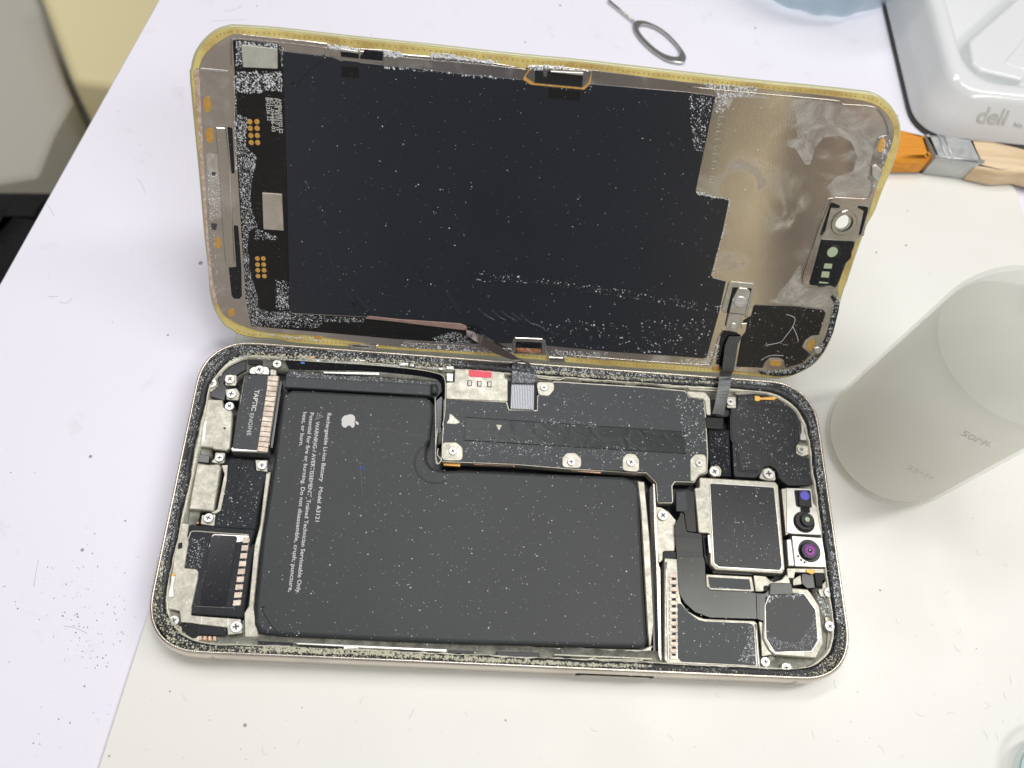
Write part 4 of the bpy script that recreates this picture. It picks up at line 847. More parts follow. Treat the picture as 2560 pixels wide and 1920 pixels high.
# camera window bracket
SB = P('E', 1440, 1282, 1480, 1262, 1800, 1280, 1835, 1300, 1770, 1649, 'F', 1880, 160, 1860, 240, 1745, 480, 1680, 660, 1640, 690, 1390, 665, 1310, 640, 1300, 560, 1480, 30)
sb = ds('sensor_bracket', SB, .55, .4, M_['plate'], r=.4, bev=.1, hole=True)
for c_ in (P('E', 1432, 1330, 1450, 1312, 1535, 1345, 1520, 1370, 1440, 1365, 1380, 1600, 1345, 1649, 1330, 1640), P('E', 1705, 1365, 1720, 1345, 1812, 1358, 1812, 1390, 1740, 1640, 1720, 1640, 1770, 1400)):
    ds('black_seal', c_, .7, .2, M_['gloss'], r=.2, parent=sb)
rg = disc('window_ring', sb, 'S', P('E', 1572, 1522)[0], .95, 3.1, .4, M_['plate'], .15, 2.1)
rg2 = disc('window_ring', sb, 'S', P('E', 1568, 1520)[0], .9, 2.6, .45, M_['slot'], .05, 2.05)
bi = ds('black_insert', P('F', 1505, 165, 1862, 185, 1850, 250, 1760, 430, 1690, 620, 1655, 682, 1610, 660, 1440, 655, 1385, 650, 1380, 620, 1440, 420), .8, .3, M_['gloss'], r=.4, bev=.12, parent=sb)
disc('round_window', sb, 'S', P('F', 1640, 300)[0], .95, 1.75, .2, M_['black'], .1)
disc('round_window', sb, 'S', P('F', 1622, 300)[0], 1.0, 1.3, .1, M_['green'], .05)
disc('sensor_well', sb, 'S', P('F', 1740, 340)[0], .84, 1.9, .1, M_['dark'], 0)
for c_ in (P('F', 1540, 420, 1622, 425, 1612, 475, 1525, 472), P('F', 1512, 505, 1592, 508, 1582, 572, 1498, 565), P('F', 1482, 612, 1580, 622, 1575, 634, 1478, 630)):
    ds('square_window', c_, .88, .06, M_['green'], r=.15, bev=.01, parent=sb)
wire('insert_bead', sb, 'S', P('F', 1480, 440, 1450, 640, 1560, 655, 1620, 600, 1660, 450), .82, .16, M_['gloss'], .7)
# black patch in the lower right corner
BP = P('F', 800, 862, 1200, 872, 1525, 915, 1550, 950, 1480, 1180, 1395, 1190, 1330, 1240, 1300, 1310, 1390, 1390, 1300, 1480, 1125, 1532, 1105, 1450, 1060, 1425, 960, 1420, 905, 1470, 880, 1530, 600, 1520, 655, 1210, 700, 1150, 720, 1060, 660, 1040, 760, 980, 785, 880)
cp_ = ds('corner_patch', BP, .55, .2, film('smeared_black_film', (.016, .016, .015), .3, .3, .1, 1200), r=.3, bev=.06)
for pp in (P('F', 1130, 960, 1220, 1000, 1200, 1090, 1120, 1200, 1060, 1260, 900, 1290), P('F', 1200, 1090, 1240, 1180, 1260, 1250), P('F', 860, 1450, 960, 1400, 1100, 1400)):
    wire('smear', cp_, 'S', pp, .55, .07, M_['grain'], .3)
stm = pb('dried_water_stain', (.64, .61, .56), .55); n = NT(stm)
n.l.new(n.math('MULTIPLY', n.ramp(n.noise(110, 6, .65, 2.5), .36, .66, .12, .75), n.ramp(n.noise(30, 2), .3, .6, .5, 1)), n.b.inputs['Alpha'])
stl = pb('faint_water_stain', (.60, .58, .54), .5); n = NT(stl); n.l.new(n.ramp(n.noise(160, 5, .6, 1.5), .4, .7, .0, .4), n.b.inputs['Alpha'])
for c_, m__ in ((P('E', 1040, 275, 1250, 262, 1520, 325, 1850, 335, 1975, 460, 1990, 620, 1900, 680, 1865, 820, 1825, 1080, 1825, 1255, 1450, 1255, 1400, 1150, 1500, 1050, 1660, 1000, 1705, 850, 1640, 700, 1520, 640, 1360, 660, 1280, 760, 1230, 930, 1180, 930, 1080, 770, 980, 740, 990, 700, 1100, 660, 1090, 580, 1000, 560, 1095, 510, 1080, 430), stm),
                (P('F', 1040, 740, 1180, 580, 1290, 400, 1285, 600, 1330, 655, 1560, 695, 1600, 760, 1540, 895, 1100, 850, 955, 835, 950, 805, 1030, 800), stm),
                (P('E', 300, 210, 700, 235, 900, 270, 460, 250, 400, 400, 380, 300, 290, 260), stm),
                (P('A', 250, 620, 560, 620, 590, 1150, 420, 1180, 300, 1150), stl), (P('A', 320, 1450, 560, 1500, 'B', 490, 100, 480, 500, 360, 500, 340, 100), stm), (P('B', 390, 620, 500, 640, 520, 960, 540, 1300, 450, 1350, 400, 1000), stl)):
    ds('dried_stain', c_, .325, .02, m__, r=.6, bev=0, parent=mplate)
# small bracket arm with two rivets
ds('bracket_frame', P('F', 515, 635, 545, 612, 785, 635, 795, 660, 720, 990, 690, 1000, 700, 960, 470, 950, 440, 910), .6, .35, M_['pale'], r=.3, bev=.12)
ds('bracket_slot', P('F', 560, 672, 765, 685, 690, 960, 495, 945), .64, .05, M_['dark'], r=.2, bev=0)
arm = ds('bracket_arm', P('F', 610, 700, 630, 680, 715, 688, 750, 720, 690, 960, 660, 1000, 640, 1095, 590, 1148, 520, 1140, 488, 1095, 520, 950, 560, 800), 1.1, .5, M_['steel'], r=.5, bev=.12)
disc('rivet', arm, 'S', P('F', 640, 832)[0], 1.35, 1.55, .3, M_['screw'], .15, .5)
disc('rivet', arm, 'S', P('F', 638, 835)[0], 1.28, .9, .3, M_['screw'], .15)
disc('rivet', arm, 'S', P('F', 567, 1090)[0], 1.35, .9, .3, M_['screw'], .15)
wire('arm_crease', arm, 'S', P('F', 515, 945, 600, 955, 680, 960), 1.1, .12, M_['slot'], .5)
ds('tab', P('F', 650, 1060, 710, 1055, 705, 1110, 660, 1120), .6, .2, M_['plate'], r=.1)
ds('cable_well', P('F', 440, 1150, 480, 1130, 600, 1150, 655, 1200, 600, 1300, 545, 1540, 380, 1490, 400, 1350), .38, .1, M_['gloss'], r=.2, bev=0)
# broken dark edge
ds('cracked_edge', P('F', 1600, 770, 1640, 760, 1700, 840, 1690, 920, 1630, 1160, 1530, 1360, 1400, 1510, 1200, 1610, 1050, 1625, 860, 1600, 830, 1560, 950, 1580, 1180, 1560, 1350, 1480, 1480, 1350, 1560, 1180, 1620, 950, 1650, 860), .5, .3, M_['gasket'], r=.2, bev=.1)
ds('molten_bead', P('E', 1850, 950, 1890, 930, 1960, 990, 1930, 1080, 1900, 1100, 1850, 1050), .8, .4, M_['steel'], r=.4, bev=.25, segs=3)
ds('molten_bead', P('F', 1420, 1320, 1480, 1310, 1520, 1340, 1480, 1390, 1430, 1370), .8, .4, M_['steel'], r=.4, bev=.25, segs=3)

# ---------------------------------------------------------------- ribbons from body to display
def rib_pts(px, d0_, d1_):
    n_ = len(px); return [at_depth(p, d0_ + (d1_ - d0_) * k / (n_ - 1)) for k, p in enumerate(px)]
da = depth_of(s2w(S(P('D', 720, 790)[0], 1.2))); db = depth_of(U(P('D', 1420, 1170)[0], 9.5))
browny = pb('shiny_brown_ribbon', (.055, .042, .040), .16, .2)
ribbon('screen_cable', phone, rib_pts(P('D', 705, 775, 800, 795, 880, 850, 1040, 950, 1260, 1085, 1420, 1165), da, db), rib_pts(P('D', 700, 860, 760, 880, 850, 940, 980, 1020, 1150, 1090, 1370, 1150), da, db - .0006), browny)
ribbon('screen_cable', phone, rib_pts(P('D', 715, 770, 800, 765, 850, 810, 880, 850), da - .0004, da - .0004), rib_pts(P('D', 715, 790, 780, 800, 830, 825, 880, 852), da + .0002, da + .0002), M_['gloss'])
wire('cable_edge', phone, 'S', P('D', 700, 780, 800, 800), 1.0, .01, M_['lip'])
ribbon('screen_cable', phone, [at_depth(P('D', 1195, 1118)[0], depth_of(U(P('D', 1195, 1118)[0], 8.9))), at_depth(P('D', 1190, 1200)[0], depth_of(U(P('D', 1190, 1200)[0], 8.0)))],
       [at_depth(P('D', 1430, 1185)[0], depth_of(U(P('D', 1430, 1185)[0], 8.9))), at_depth(P('D', 1432, 1250)[0], depth_of(U(P('D', 1432, 1250)[0], 8.0)))], frosty)
# right hand ribbon: from the display patch over the edge into the body
pL = P('F', 520, 1195, 480, 1290, 465, 1400, 445, 1560, 'L', 945, 130, 925, 290, 900, 420, 870, 530)
pR = P('F', 662, 1195, 615, 1290, 600, 1400, 570, 1560, 'L', 1068, 130, 1050, 260, 1010, 420, 985, 540)
dd = [s2w(S(p, h)) for p, h in zip(pL[:4], (.8, 1.2, 1.6, 2.0))] + [U(p, z) for p, z in zip(pL[4:], (9.5, 8.8, 8.0, 7.2))]
dep = [depth_of(v) for v in dd]
ribbon('sensor_cable', phone, [at_depth(p, d) for p, d in zip(pL, dep)], [at_depth(p, d) for p, d in zip(pR, dep)], film('dusty_black_cable', (.075, .078, .080), .24, .5, .03, 1000))

# ---------------------------------------------------------------- residue grains (salt crystals left by the liquid)
def inpoly(x, y, P_):
    c = False; j = len(P_) - 1
    for i in range(len(P_)):
        if (P_[i][1] > y) != (P_[j][1] > y) and x < (P_[j][0] - P_[i][0]) * (y - P_[i][1]) / (P_[j][1] - P_[i][1]) + P_[i][0]: c = not c
        j = i
    return c
OCT = [Vector(v) for v in ((1, 0, 0), (0, 1, 0), (-1, 0, 0), (0, -1, 0), (0, 0, 1))]
def grains(name, parent, fr, regions, mat, seed, flatz=.5, gs=.78):
    rnd = random.Random(seed); verts = []; faces = []
    for px, z, count, s0, s1, clump in regions:
        xs = [p[0] for p in px]; ys = [p[1] for p in px]; k = 0; t = 0; centre = None
        while k < count and t < count * 40:
            t += 1
            if clump and centre and rnd.random() < clump: x, y = centre[0] + rnd.gauss(0, 5), centre[1] + rnd.gauss(0, 5)
            else: x, y = rnd.uniform(min(xs), max(xs)), rnd.uniform(min(ys), max(ys)); centre = (x, y)
            if not inpoly(x, y, px): continue
            k += 1; c = loc(fr, (x, y), z); s = (s0 + (s1 - s0) * rnd.random() ** 3.5) * gs; a = rnd.uniform(0, 1.6); b0 = len(verts)
            st_ = rnd.uniform(.6, 1.5)
            for i, v in enumerate(OCT):
                f_ = rnd.uniform(.7, 1.2)
                q = Vector((v.x * math.cos(a) - v.y * math.sin(a) * st_, v.x * math.sin(a) + v.y * math.cos(a) * st_, v.z * flatz)) * s * f_
                verts.append(((c.x + q.x) * .001, (c.y + q.y) * .001, (z + q.z - .01) * .001))
            for i in range(4): faces.append((b0 + i, b0 + (i + 1) % 4, b0 + 4))
    me = bpy.data.meshes.new(name); me.from_pydata(verts, [], faces); me.materials.append(mat)
    o = bpy.data.objects.new(name, me); sc.collection.objects.link(o); o.parent = parent; o['kind'] = 'stuff'; return o
z_ = .44
grains('salt_residue', display, 'S', [
    (P('A', 640, 590, 1130, 590, 1130, 800, 960, 790, 880, 830, 640, 820), z_, 750, .07, .34, .4),
    (P('A', 640, 270, 1100, 300, 1100, 345, 690, 300, 700, 560, 640, 560), z_, 260, .07, .3, .4),
    (P('A', 610, 640, 650, 640, 650, 1659, 630, 1659), z_, 240, .06, .25, .4),
    (P('A', 640, 1040, 760, 1090, 740, 1380, 860, 1500, 830, 1659, 660, 1659), z_, 900, .06, .22, .5),
    (P('B', 670, 0, 820, 0, 800, 160, 790, 300, 840, 500, 870, 590, 780, 620, 760, 800, 800, 1100, 860, 1300, 880, 1450, 1000, 1490, 1200, 1480, 1220, 1560, 800, 1600, 740, 1350), z_, 2600, .05, .2, .5),
    (P('B', 850, 600, 1080, 690, 1060, 720, 840, 720), z_, 200, .05, .22, .5),
    (P('B', 1060, 1150, 1200, 1150, 1210, 1480, 1060, 1460), z_, 420, .06, .26, .5),
    (P('B', 800, 1560, 1200, 1500, 2000, 1560, 2000, 1600, 1560, 1600, 1520, 1659, 800, 1650), z_, 900, .05, .22, .5),
    (P('D', 330, 870, 480, 830, 620, 800, 780, 920, 640, 940, 400, 920), z_, 420, .05, .2, .5),
    (P('A', 1100, 300, 1180, 380, 1130, 560, 1100, 400), z_, 80, .06, .2, .3),
    (P('B', 330, 0, 500, 0, 490, 480, 360, 500), .33, 420, .05, .25, .6),
    (P('B', 330, 500, 400, 500, 460, 1400, 420, 1400), .33, 120, .05, .22, .4)], M_['grain'], 3)
grains('salt_residue', display, 'S', [
    (DF, .58, 480, .04, .22, .35),
    (P('D', 800, 150, 2212, 330, 'F', 480, 880, 450, 960, 'D', 2212, 420, 1600, 300, 800, 270), .58, 330, .05, .26, .5),
    (P('D', 1250, 700, 'F', 380, 1000, 280, 1410, 'D', 2100, 1000, 1600, 940, 1500, 800), .58, 300, .06, .32, .4),
    (P('E', 0, 215, 260, 245, 150, 800, 60, 780), .58, 330, .06, .28, .4),
    (P('C', 1200, 560, 2212, 640, 2212, 760, 1500, 640), .58, 60, .05, .2, .3),
    (P('E', 78, 1195, 415, 1278, 415, 1292, 90, 1240), .58, 80, .1, .3, .2),
    (P('E', 415, 1290, 340, 1649, 350, 1649, 425, 1290), .58, 40, .08, .25, .1),
    (P('F', 470, 0, 330, 560, 345, 575, 485, 0), .58, 60, .08, .28, .1),
    (BP, .58, 160, .05, .22, .3),
    (P('C', 500, 310, 700, 320, 1000, 375, 1200, 400, 1180, 425, 900, 390, 480, 350), .36, 240, .15, .55, .3),
    (P('A', 1600, 300, 1960, 350, 1940, 400, 1620, 340), .42, 160, .12, .5, .3),
    (P('C', 0, 280, 190, 300, 200, 350, 0, 350), .42, 120, .12, .5, .3),
    (P('C', 1500, 440, 1900, 440, 1900, 490, 1560, 490), .68, 110, .12, .45, .3),
    (P('C', 0, 440, 1200, 560, 1200, 590, 0, 470), .56, 90, .08, .35, .4),
    (P('E', 100, 110, 700, 150, 700, 250, 300, 250, 260, 180), .34, 420, .06, .4, .4),
    (P('E', 280, 240, 420, 260, 350, 420, 260, 420), .34, 160, .06, .3, .3),
    (P('E', 1950, 600, 2050, 700, 1900, 1180, 1860, 1150, 1950, 900), .36, 200, .06, .35, .3),
    (P('F', 1650, 760, 1700, 800, 1600, 1200, 1400, 1500, 1200, 1590, 900, 1600, 900, 1560, 1200, 1540, 1400, 1440, 1560, 1200), .54, 500, .05, .3, .3),
    (P('F', 0, 1420, 280, 1440, 420, 1200, 470, 1200, 380, 1500, 0, 1500), .36, 360, .05, .32, .3),
    (P('D', 0, 920, 2212, 1030, 2212, 1110, 0, 975), .34, 800, .06, .35, .3),
    (P('G', 1000, 40, 2212, 150, 2212, 190, 1400, 90), .34, 160, .06, .35, .3),
    (P('F', 560, 720, 750, 740, 700, 900, 560, 880), 1.2, 120, .05, .3, .3)], M_['grain'], 4)
# body: gasket ring (bottom flakes are big and yellowish), battery, covers
grains('salt_residue', phone, 'B', [
    (P('I', 200, 200, 280, 200, 250, 640, 260, 740, 480, 1020, 640, 1080, 1190, 1100, 1190, 1190, 620, 1190, 350, 1080, 170, 820, 140, 600), 7.62, 1100, .08, .34, .1),
    (P('V', 0, 205, 2212, 330, 2212, 375, 0, 285), 7.62, 420, .08, .40, .2),
    (P('W', 0, 330, 2212, 440, 2212, 485, 0, 400), 7.62, 420, .07, .30, .2),
    (P('N', 0, 1010, 1400, 1060, 1700, 1040, 1950, 850, 2000, 700, 1980, 400, 2060, 600, 2090, 800, 2000, 1000, 1800, 1100, 1560, 1110, 0, 1060), 7.62, 1200, .07, .30, .3),
    (P('V', 80, 190, 1100, 230, 1900, 290, 2200, 300, 2200, 330, 1100, 270, 80, 230), 7.66, 1500, .08, .46, .3),
    (P('W', 0, 300, 400, 330, 1150, 370, 1800, 390, 1800, 415, 1150, 400, 0, 345), 7.66, 900, .08, .44, .3),
    (P('O', 150, 150, 560, 160, 1000, 190, 1500, 215, 2100, 262, 2100, 290, 1500, 250, 1000, 225, 560, 205, 150, 200), 7.66, 900, .08, .40, .4),
    (P('Q', 80, 190, 500, 215, 1000, 250, 1600, 290, 1940, 300, 1940, 325, 1000, 285, 80, 215), 7.66, 800, .07, .36, .3),
    (P('I', 240, 640, 280, 640, 300, 780, 440, 900, 520, 1050, 1180, 1075, 1180, 1100, 500, 1085, 400, 920, 280, 800), 7.1, 420, .08, .4, .3),
    (P('N', 350, 1000, 1250, 1030, 1400, 1000, 1400, 1050, 350, 1030), 7.1, 300, .08, .36, .3)], M_['grainy'], 5)
grains('salt_residue', phone, 'B', [
    (BAT, ZB + .02, 900, .05, .20, .2),
    (LBC, 6.83, 650, .05, .24, .3),
    (P('K', 330, 780, 2100, 900, 2100, 1040, 330, 960), 6.86, 420, .05, .22, .4),
    (P('K', 1100, 600, 1700, 640, 1700, 700, 1100, 650), 6.86, 120, .05, .25, .4),
    (P('L', 480, 320, 780, 400, 790, 560, 820, 900, 600, 940, 560, 600), 6.86, 260, .06, .3, .3),
    (P('O', 60, 90, 560, 90, 1400, 150, 2212, 200, 2212, 270, 1400, 220, 1000, 180, 560, 150, 150, 150), 7.64, 1300, .05, .24, .4),
    (P('Q', 0, 130, 2000, 250, 2000, 290, 900, 240, 0, 190), 7.64, 1100, .06, .28, .4),
    (P('O', 0, 170, 560, 190, 1000, 220, 2000, 290, 2000, 310, 1000, 240, 560, 220, 0, 200), 7.3, 400, .08, .34, .4),
    (P('G', 640, 460, 900, 260, 1000, 300, 760, 560, 620, 720, 520, 1100, 440, 1659, 380, 1659, 420, 1100, 520, 750), 7.62, 900, .05, .2, .4),
    (P('H', 400, 300, 540, 300, 330, 1500, 200, 1659, 200, 1400), 7.62, 900, .05, .22, .4),
    (P('I', 280, 0, 340, 0, 290, 400, 230, 400, 230, 200), 7.62, 300, .05, .22, .4),
    (P('L', 1480, 210, 1650, 230, 1850, 420, 1940, 700, 1990, 1100, 2060, 1600, 1980, 1600, 1910, 1200, 1880, 800, 1800, 500, 1640, 330), 7.64, 1500, .05, .26, .4),
    (P('M', 2000, 500, 2090, 700, 2180, 1500, 2100, 1500, 2060, 1000), 7.64, 900, .05, .26, .4),
    (P('L', 1060, 160, 1500, 200, 1500, 260, 1060, 220), 7.64, 400, .06, .28, .4),
    (P('L', 1130, 380, 1740, 420, 1720, 820, 1860, 1200, 1540, 1180, 1300, 1080, 1080, 1080), 6.24, 420, .05, .24, .3),
    (P('L', 850, 720, 1030, 720, 1040, 1130, 860, 1040), 6.04, 120, .05, .24, .3),
    (P('M', 860, 130, 1480, 160, 1550, 940, 900, 900), 7.1, 120, .05, .26, .3),
    (P('M', 700, 170, 860, 170, 880, 420, 800, 400, 720, 330), 6.95, 260, .05, .26, .3),
    (P('M', 842, 1130, 1240, 1160, 1240, 1180, 842, 1155), 6.95, 60, .06, .2, .1),
    (P('N', 1305, 310, 1660, 310, 1600, 345, 1400, 345, 1320, 400), 7.1, 120, .07, .32, .2),
    (P('N', 1310, 700, 1370, 690, 1420, 740, 1600, 760, 1700, 640, 1780, 500, 1790, 740, 1720, 830, 1400, 840), 7.1, 650, .04, .14, .4),
    (P('N', 1150, 590, 1200, 610, 1215, 960, 1050, 930, 1130, 760), 6.9, 420, .04, .2, .3),
    (P('N', 530, 420, 1150, 590, 1060, 900, 520, 900), 6.9, 70, .05, .22, .2),
    (P('N', 1760, 300, 1960, 380, 1940, 500, 1840, 520), 6.7, 260, .06, .3, .3),
    (P('J', 200, 220, 1950, 350, 1870, 370, 200, 290), 5.25, 500, .05, .2, .4),
    (P('G', 1180, 650, 1490, 660, 1350, 1650, 1020, 1620), 6.65, 90, .05, .2, .3),
    (P('H', 1200, 300, 1720, 500, 1560, 1350, 980, 1310), 6.63, 150, .05, .2, .3),
    (P('I', 490, 20, 700, 20, 640, 330, 480, 300), 6.4, 220, .05, .2, .5),
    (P('K', 820, 40, 1055, 60, 1055, 238, 815, 232), 7.8, 260, .05, .2, .4)], M_['grain'], 6)

# ---------------------------------------------------------------- loose dirt on table and mat
dk = pb('dark_dirt', (.24, .20, .17), .9)
def fullscatter(name, label, z, regs, mat, seed, cat):
    o = grains(name, None, 'B', regs, mat, seed, .25); tag(o, label, cat, kind='stuff'); return o
fullscatter('dirt_specks', 'brown and black specks of dirt on the white table left of the phone', -1, [
    ([(110, 1400), (330, 1420), (300, 1620), (240, 1700), (120, 1640)], -.98, 300, .04, .24, .4),
    ([(0, 1100), (360, 1400), (300, 1900), (0, 1920)], -.98, 150, .04, .3, .3),
    ([(240, 250), (520, 200), (480, 900), (60, 820)], -.98, 40, .04, .25, .3)], dk, 11, 'dirt')
fullscatter('lint_specks', 'fine dark lint specks on the milky mat below the phone', 0, [
    ([(300, 1740), (2100, 1760), (2200, 1400), (2560, 1350), (2560, 1900), (260, 1910)], .02, 150, .04, .2, .2)], pb('grey_lint', (.28, .26, .24), .9), 12, 'lint')
fullscatter('white_powder', 'dried white powder on the mat around the bottle base', 0, [
    (P('Z', 900, 1330, 1320, 1250, 1327, 1640, 1180, 1620, 900, 1480, 820, 1400), .02, 420, .08, .45, .5),
    (P('Z', 870, 330, 960, 270, 1080, 190, 1075, 215, 960, 310, 880, 350), .02, 160, .08, .4, .5)], pb('white_powder', (.86, .86, .82), .4), 13, 'powder')
# curled hairs
bm = bmesh.new(); rnd = random.Random(21)
for k in range(26):
    if k < 14: x, y, zz = rnd.uniform(400, 2540), rnd.uniform(1720, 1900), .05
    else: x, y, zz = rnd.uniform(2240, 2540), rnd.uniform(1380, 1850), .05
    c = U((x, y), zz); a = rnd.uniform(0, 6.3); pts = []
    for j in range(6):
        pts.append(Vector((c.x, c.y, zz))); a += rnd.uniform(-.7, .7); c = c + Vector((math.cos(a), math.sin(a), 0)) * rnd.uniform(.2, .6)
    add_tube(bm, pts, .02, 4)
hr = link('hair_fibres', bm, pb('fine_hair', (.45, .43, .41), .8)); tag(hr, 'short curled fibres lying on the milky mat', 'fibres', kind='stuff')
bm = bmesh.new(); rnd = random.Random(22)
for pp in ([(96, 1400), (90, 1430), (85, 1466)], [(118, 512), (128, 525), (135, 540)], [(342, 445), (355, 462), (362, 482)], [(118, 740), (135, 742), (146, 740)], [(150, 755), (165, 758), (180, 745)], [(530, 52), (570, 51), (612, 48)], [(560, 28), (585, 25), (605, 15)], [(160, 1565), (190, 1570), (218, 1584)]):
    add_tube(bm, smoothpath([U(p, -.97) for p in pp], 3), .045, 4)
tag(link('scratches', bm, pb('scratch_grey', (.48, .45, .43), .8)), 'short grey scratches and threads on the white table top', 'scratches', kind='stuff')

# ---------------------------------------------------------------- SIM tool
tool = bpy.data.objects.new('ejector_pin', None); sc.collection.objects.link(tool)
oo = P('Y', 245, 180, 250, 155, 275, 146, 335, 152, 420, 188, 500, 245, 570, 318, 618, 385, 628, 425, 612, 450, 560, 450, 480, 428, 380, 362, 300, 285, 258, 225)
ii = P('Y', 280, 212, 288, 188, 312, 172, 360, 180, 430, 210, 505, 270, 565, 335, 588, 385, 575, 408, 530, 410, 450, 382, 370, 322, 312, 262)
zt2 = .2
bm = bmesh.new(); A_ = csmooth(ccw([U(p, zt2).xy for p in oo]), 4); H_ = csmooth(ccw([U(p, zt2).xy for p in ii]), 4)
add_prism(bm, A_, zt2, -.6, .15, [H_]); pinm = pb('polished_pin_steel', (.50, .50, .47), .22, 1); link('ring', bm, pinm, tool)
bm = bmesh.new(); add_tube(bm, [U(p, 0) for p in P('Y', 60, 0, 245, 152)], .38, 8); a_ = U(P('Y', 60, 0)[0], 0)
link('pin', bm, pinm, tool)
tag(tool, 'small steel ejector pin with an oval ring lying behind the screen', 'ejector pin')

# ---------------------------------------------------------------- lathe helper
def lathe(bm, c, prof, n=64, mi=0, lump=None, caps=False):
    rings = []
    for r, z in prof:
        rings.append([bm.verts.new((c[0] + (r * (1 + (lump(2 * math.pi * k / n, z) if lump else 0))) * math.cos(2 * math.pi * k / n), c[1] + (r * (1 + (lump(2 * math.pi * k / n, z) if lump else 0))) * math.sin(2 * math.pi * k / n), z)) for k in range(n)])
    for a, b in zip(rings, rings[1:]):
        for k in range(n):
            f = bm.faces.new((a[k], a[(k + 1) % n], b[(k + 1) % n], b[k])); f.smooth = True; f.material_index = mi
    for e_ in (rings[0], rings[-1]): bm.faces.new(e_)
# bottle
bt = bpy.data.objects.new('squeeze_bottle', None); sc.collection.objects.link(bt)
bc = (182.3, 63.6)
btm = pb('frosted_polyethylene', (.90, .91, .88), .30, 0, .5); n = NT(btm); n.b.inputs['Alpha'].default_value = .3
n.bump(n.noise(300, 4), .12, .0006)
liq = pb('cloudy_liquid', (.84, .84, .79), .5, 0, .3); lb = liq.node_tree.nodes['Principled BSDF']; lb.inputs['Alpha'].default_value = .5; lb.inputs['Base Color'].default_value = (.95, .95, .90, 1)
bm = bmesh.new()
lathe(bm, bc, [(15, .4), (17, .5), (18.2, 1.6), (18.5, 3.2), (18.5, 55.0), (18.38, 56.6), (18.0, 58.6), (17.3, 60.8), (16.2, 63), (14.7, 65.2), (12.8, 67.3), (10.6, 69.2), (8.6, 70.5), (8, 71.2), (8, 76), (7.4, 76), (7.3, 70.6), (10.5, 68.3), (14.2, 64.4), (16.6, 59.6), (17.6, 56.4), (17.8, 55), (17.8, 3.4), (17.2, 2), (15, 1.3)])
def milky(mt, tr, trans):
    t = mt.node_tree; b = t.nodes['Principled BSDF']; o_ = t.nodes['Material Output']
    a = t.nodes.new('ShaderNodeBsdfTranslucent'); a.inputs[0].default_value = (.97, .97, .92, 1); c_ = t.nodes.new('ShaderNodeBsdfTransparent')
    m1 = t.nodes.new('ShaderNodeMixShader'); m2 = t.nodes.new('ShaderNodeMixShader'); m1.inputs[0].default_value = tr; m2.inputs[0].default_value = trans
    t.links.new(b.outputs[0], m1.inputs[1]); t.links.new(a.outputs[0], m1.inputs[2]); t.links.new(m1.outputs[0], m2.inputs[1]); t.links.new(c_.outputs[0], m2.inputs[2]); t.links.new(m2.outputs[0], o_.inputs[0])
    b.inputs['Alpha'].default_value = 1
milky(btm, .5, .75); milky(liq, .6, .12)
link('bottle_wall', bm, btm, bt, True)
bm = bmesh.new(); lathe(bm, bc, [(15, 1.5), (17.1, 2.2), (17.6, 3.6), (17.6, 54.5)]); link('contents', bm, liq, bt, False)
bm = bmesh.new(); lathe(bm, bc, [(9, 72), (9.4, 72.3), (9.4, 82), (8.8, 83), (4, 84), (2.2, 86), (1.4, 104), (.9, 104)], 40)
link('nozzle_cap', bm, pb('white_cap_plastic', (.78, .78, .76), .4), bt, True)
def curve_text(name, s, c, r, ang0, z, h, mat, parent):
    cu = bpy.data.curves.new(name, 'FONT'); cu.body = s; cu.size = 1; cu.extrude = .02
    o = bpy.data.objects.new('tmp', cu); sc.collection.objects.link(o)
    dg = bpy.context.evaluated_depsgraph_get(); me = bpy.data.meshes.new_from_object(o.evaluated_get(dg)); bpy.data.objects.remove(o)
    for v in me.vertices:
        a = ang0 + v.co.x * h / .7 / r; rr = r + v.co.z * 3
        v.co = Vector((c[0] + rr * math.cos(a), c[1] + rr * math.sin(a), z + v.co.y * h / .7)) * .001
    me.materials.clear(); me.materials.append(mat); ob = bpy.data.objects.new(name, me); sc.collection.objects.link(ob); ob.parent = parent
gt = pb('embossed_mark', (.74, .74, .69), .5)
curve_text('volume_mark', '25ML', bc, 18.52, math.radians(237), 22, 2.2, gt, bt)
curve_text('volume_mark', '50ML', bc, 18.52, math.radians(237), 44, 2.2, gt, bt)
tag(bt, 'frosted white plastic squeeze bottle standing right of the phone', 'bottle')
# glass dish at the top
gl = pb('clear_glass', (.93, .98, 1.0), .02, 0, .5, trans=1, ior=1.3)
dish = bpy.data.objects.new('glass_dish', None); sc.collection.objects.link(dish)
bm = bmesh.new(); dc = (186, 260)
lathe(bm, dc, [(26, -.9), (31, -.6), (34, 2), (35.5, 8), (36.5, 20), (37, 34), (35.5, 34.6), (34, 33), (33, 20), (31.5, 10), (27, 6), (20, 5)], 96, 0, lambda a, z: .028 * math.sin(a * 14 + math.sin(a * 4) * 2) * (1 - min(1, abs(z - 6) / 14)))
t_ = gl.node_tree; ms = t_.nodes.new('ShaderNodeMixShader'); ms.inputs[0].default_value = .5; tb = t_.nodes.new('ShaderNodeBsdfTransparent'); tb.inputs[0].default_value = (.86, .93, .96, 1)
t_.links.new(gl.node_tree.nodes['Principled BSDF'].outputs[0], ms.inputs[1]); t_.links.new(tb.outputs[0], ms.inputs[2]); t_.links.new(ms.outputs[0], t_.nodes['Material Output'].inputs[0])
link('glass_body', bm, gl, dish, True)
tag(dish, 'thick clear glass dish at the top edge beside the white box', 'dish')
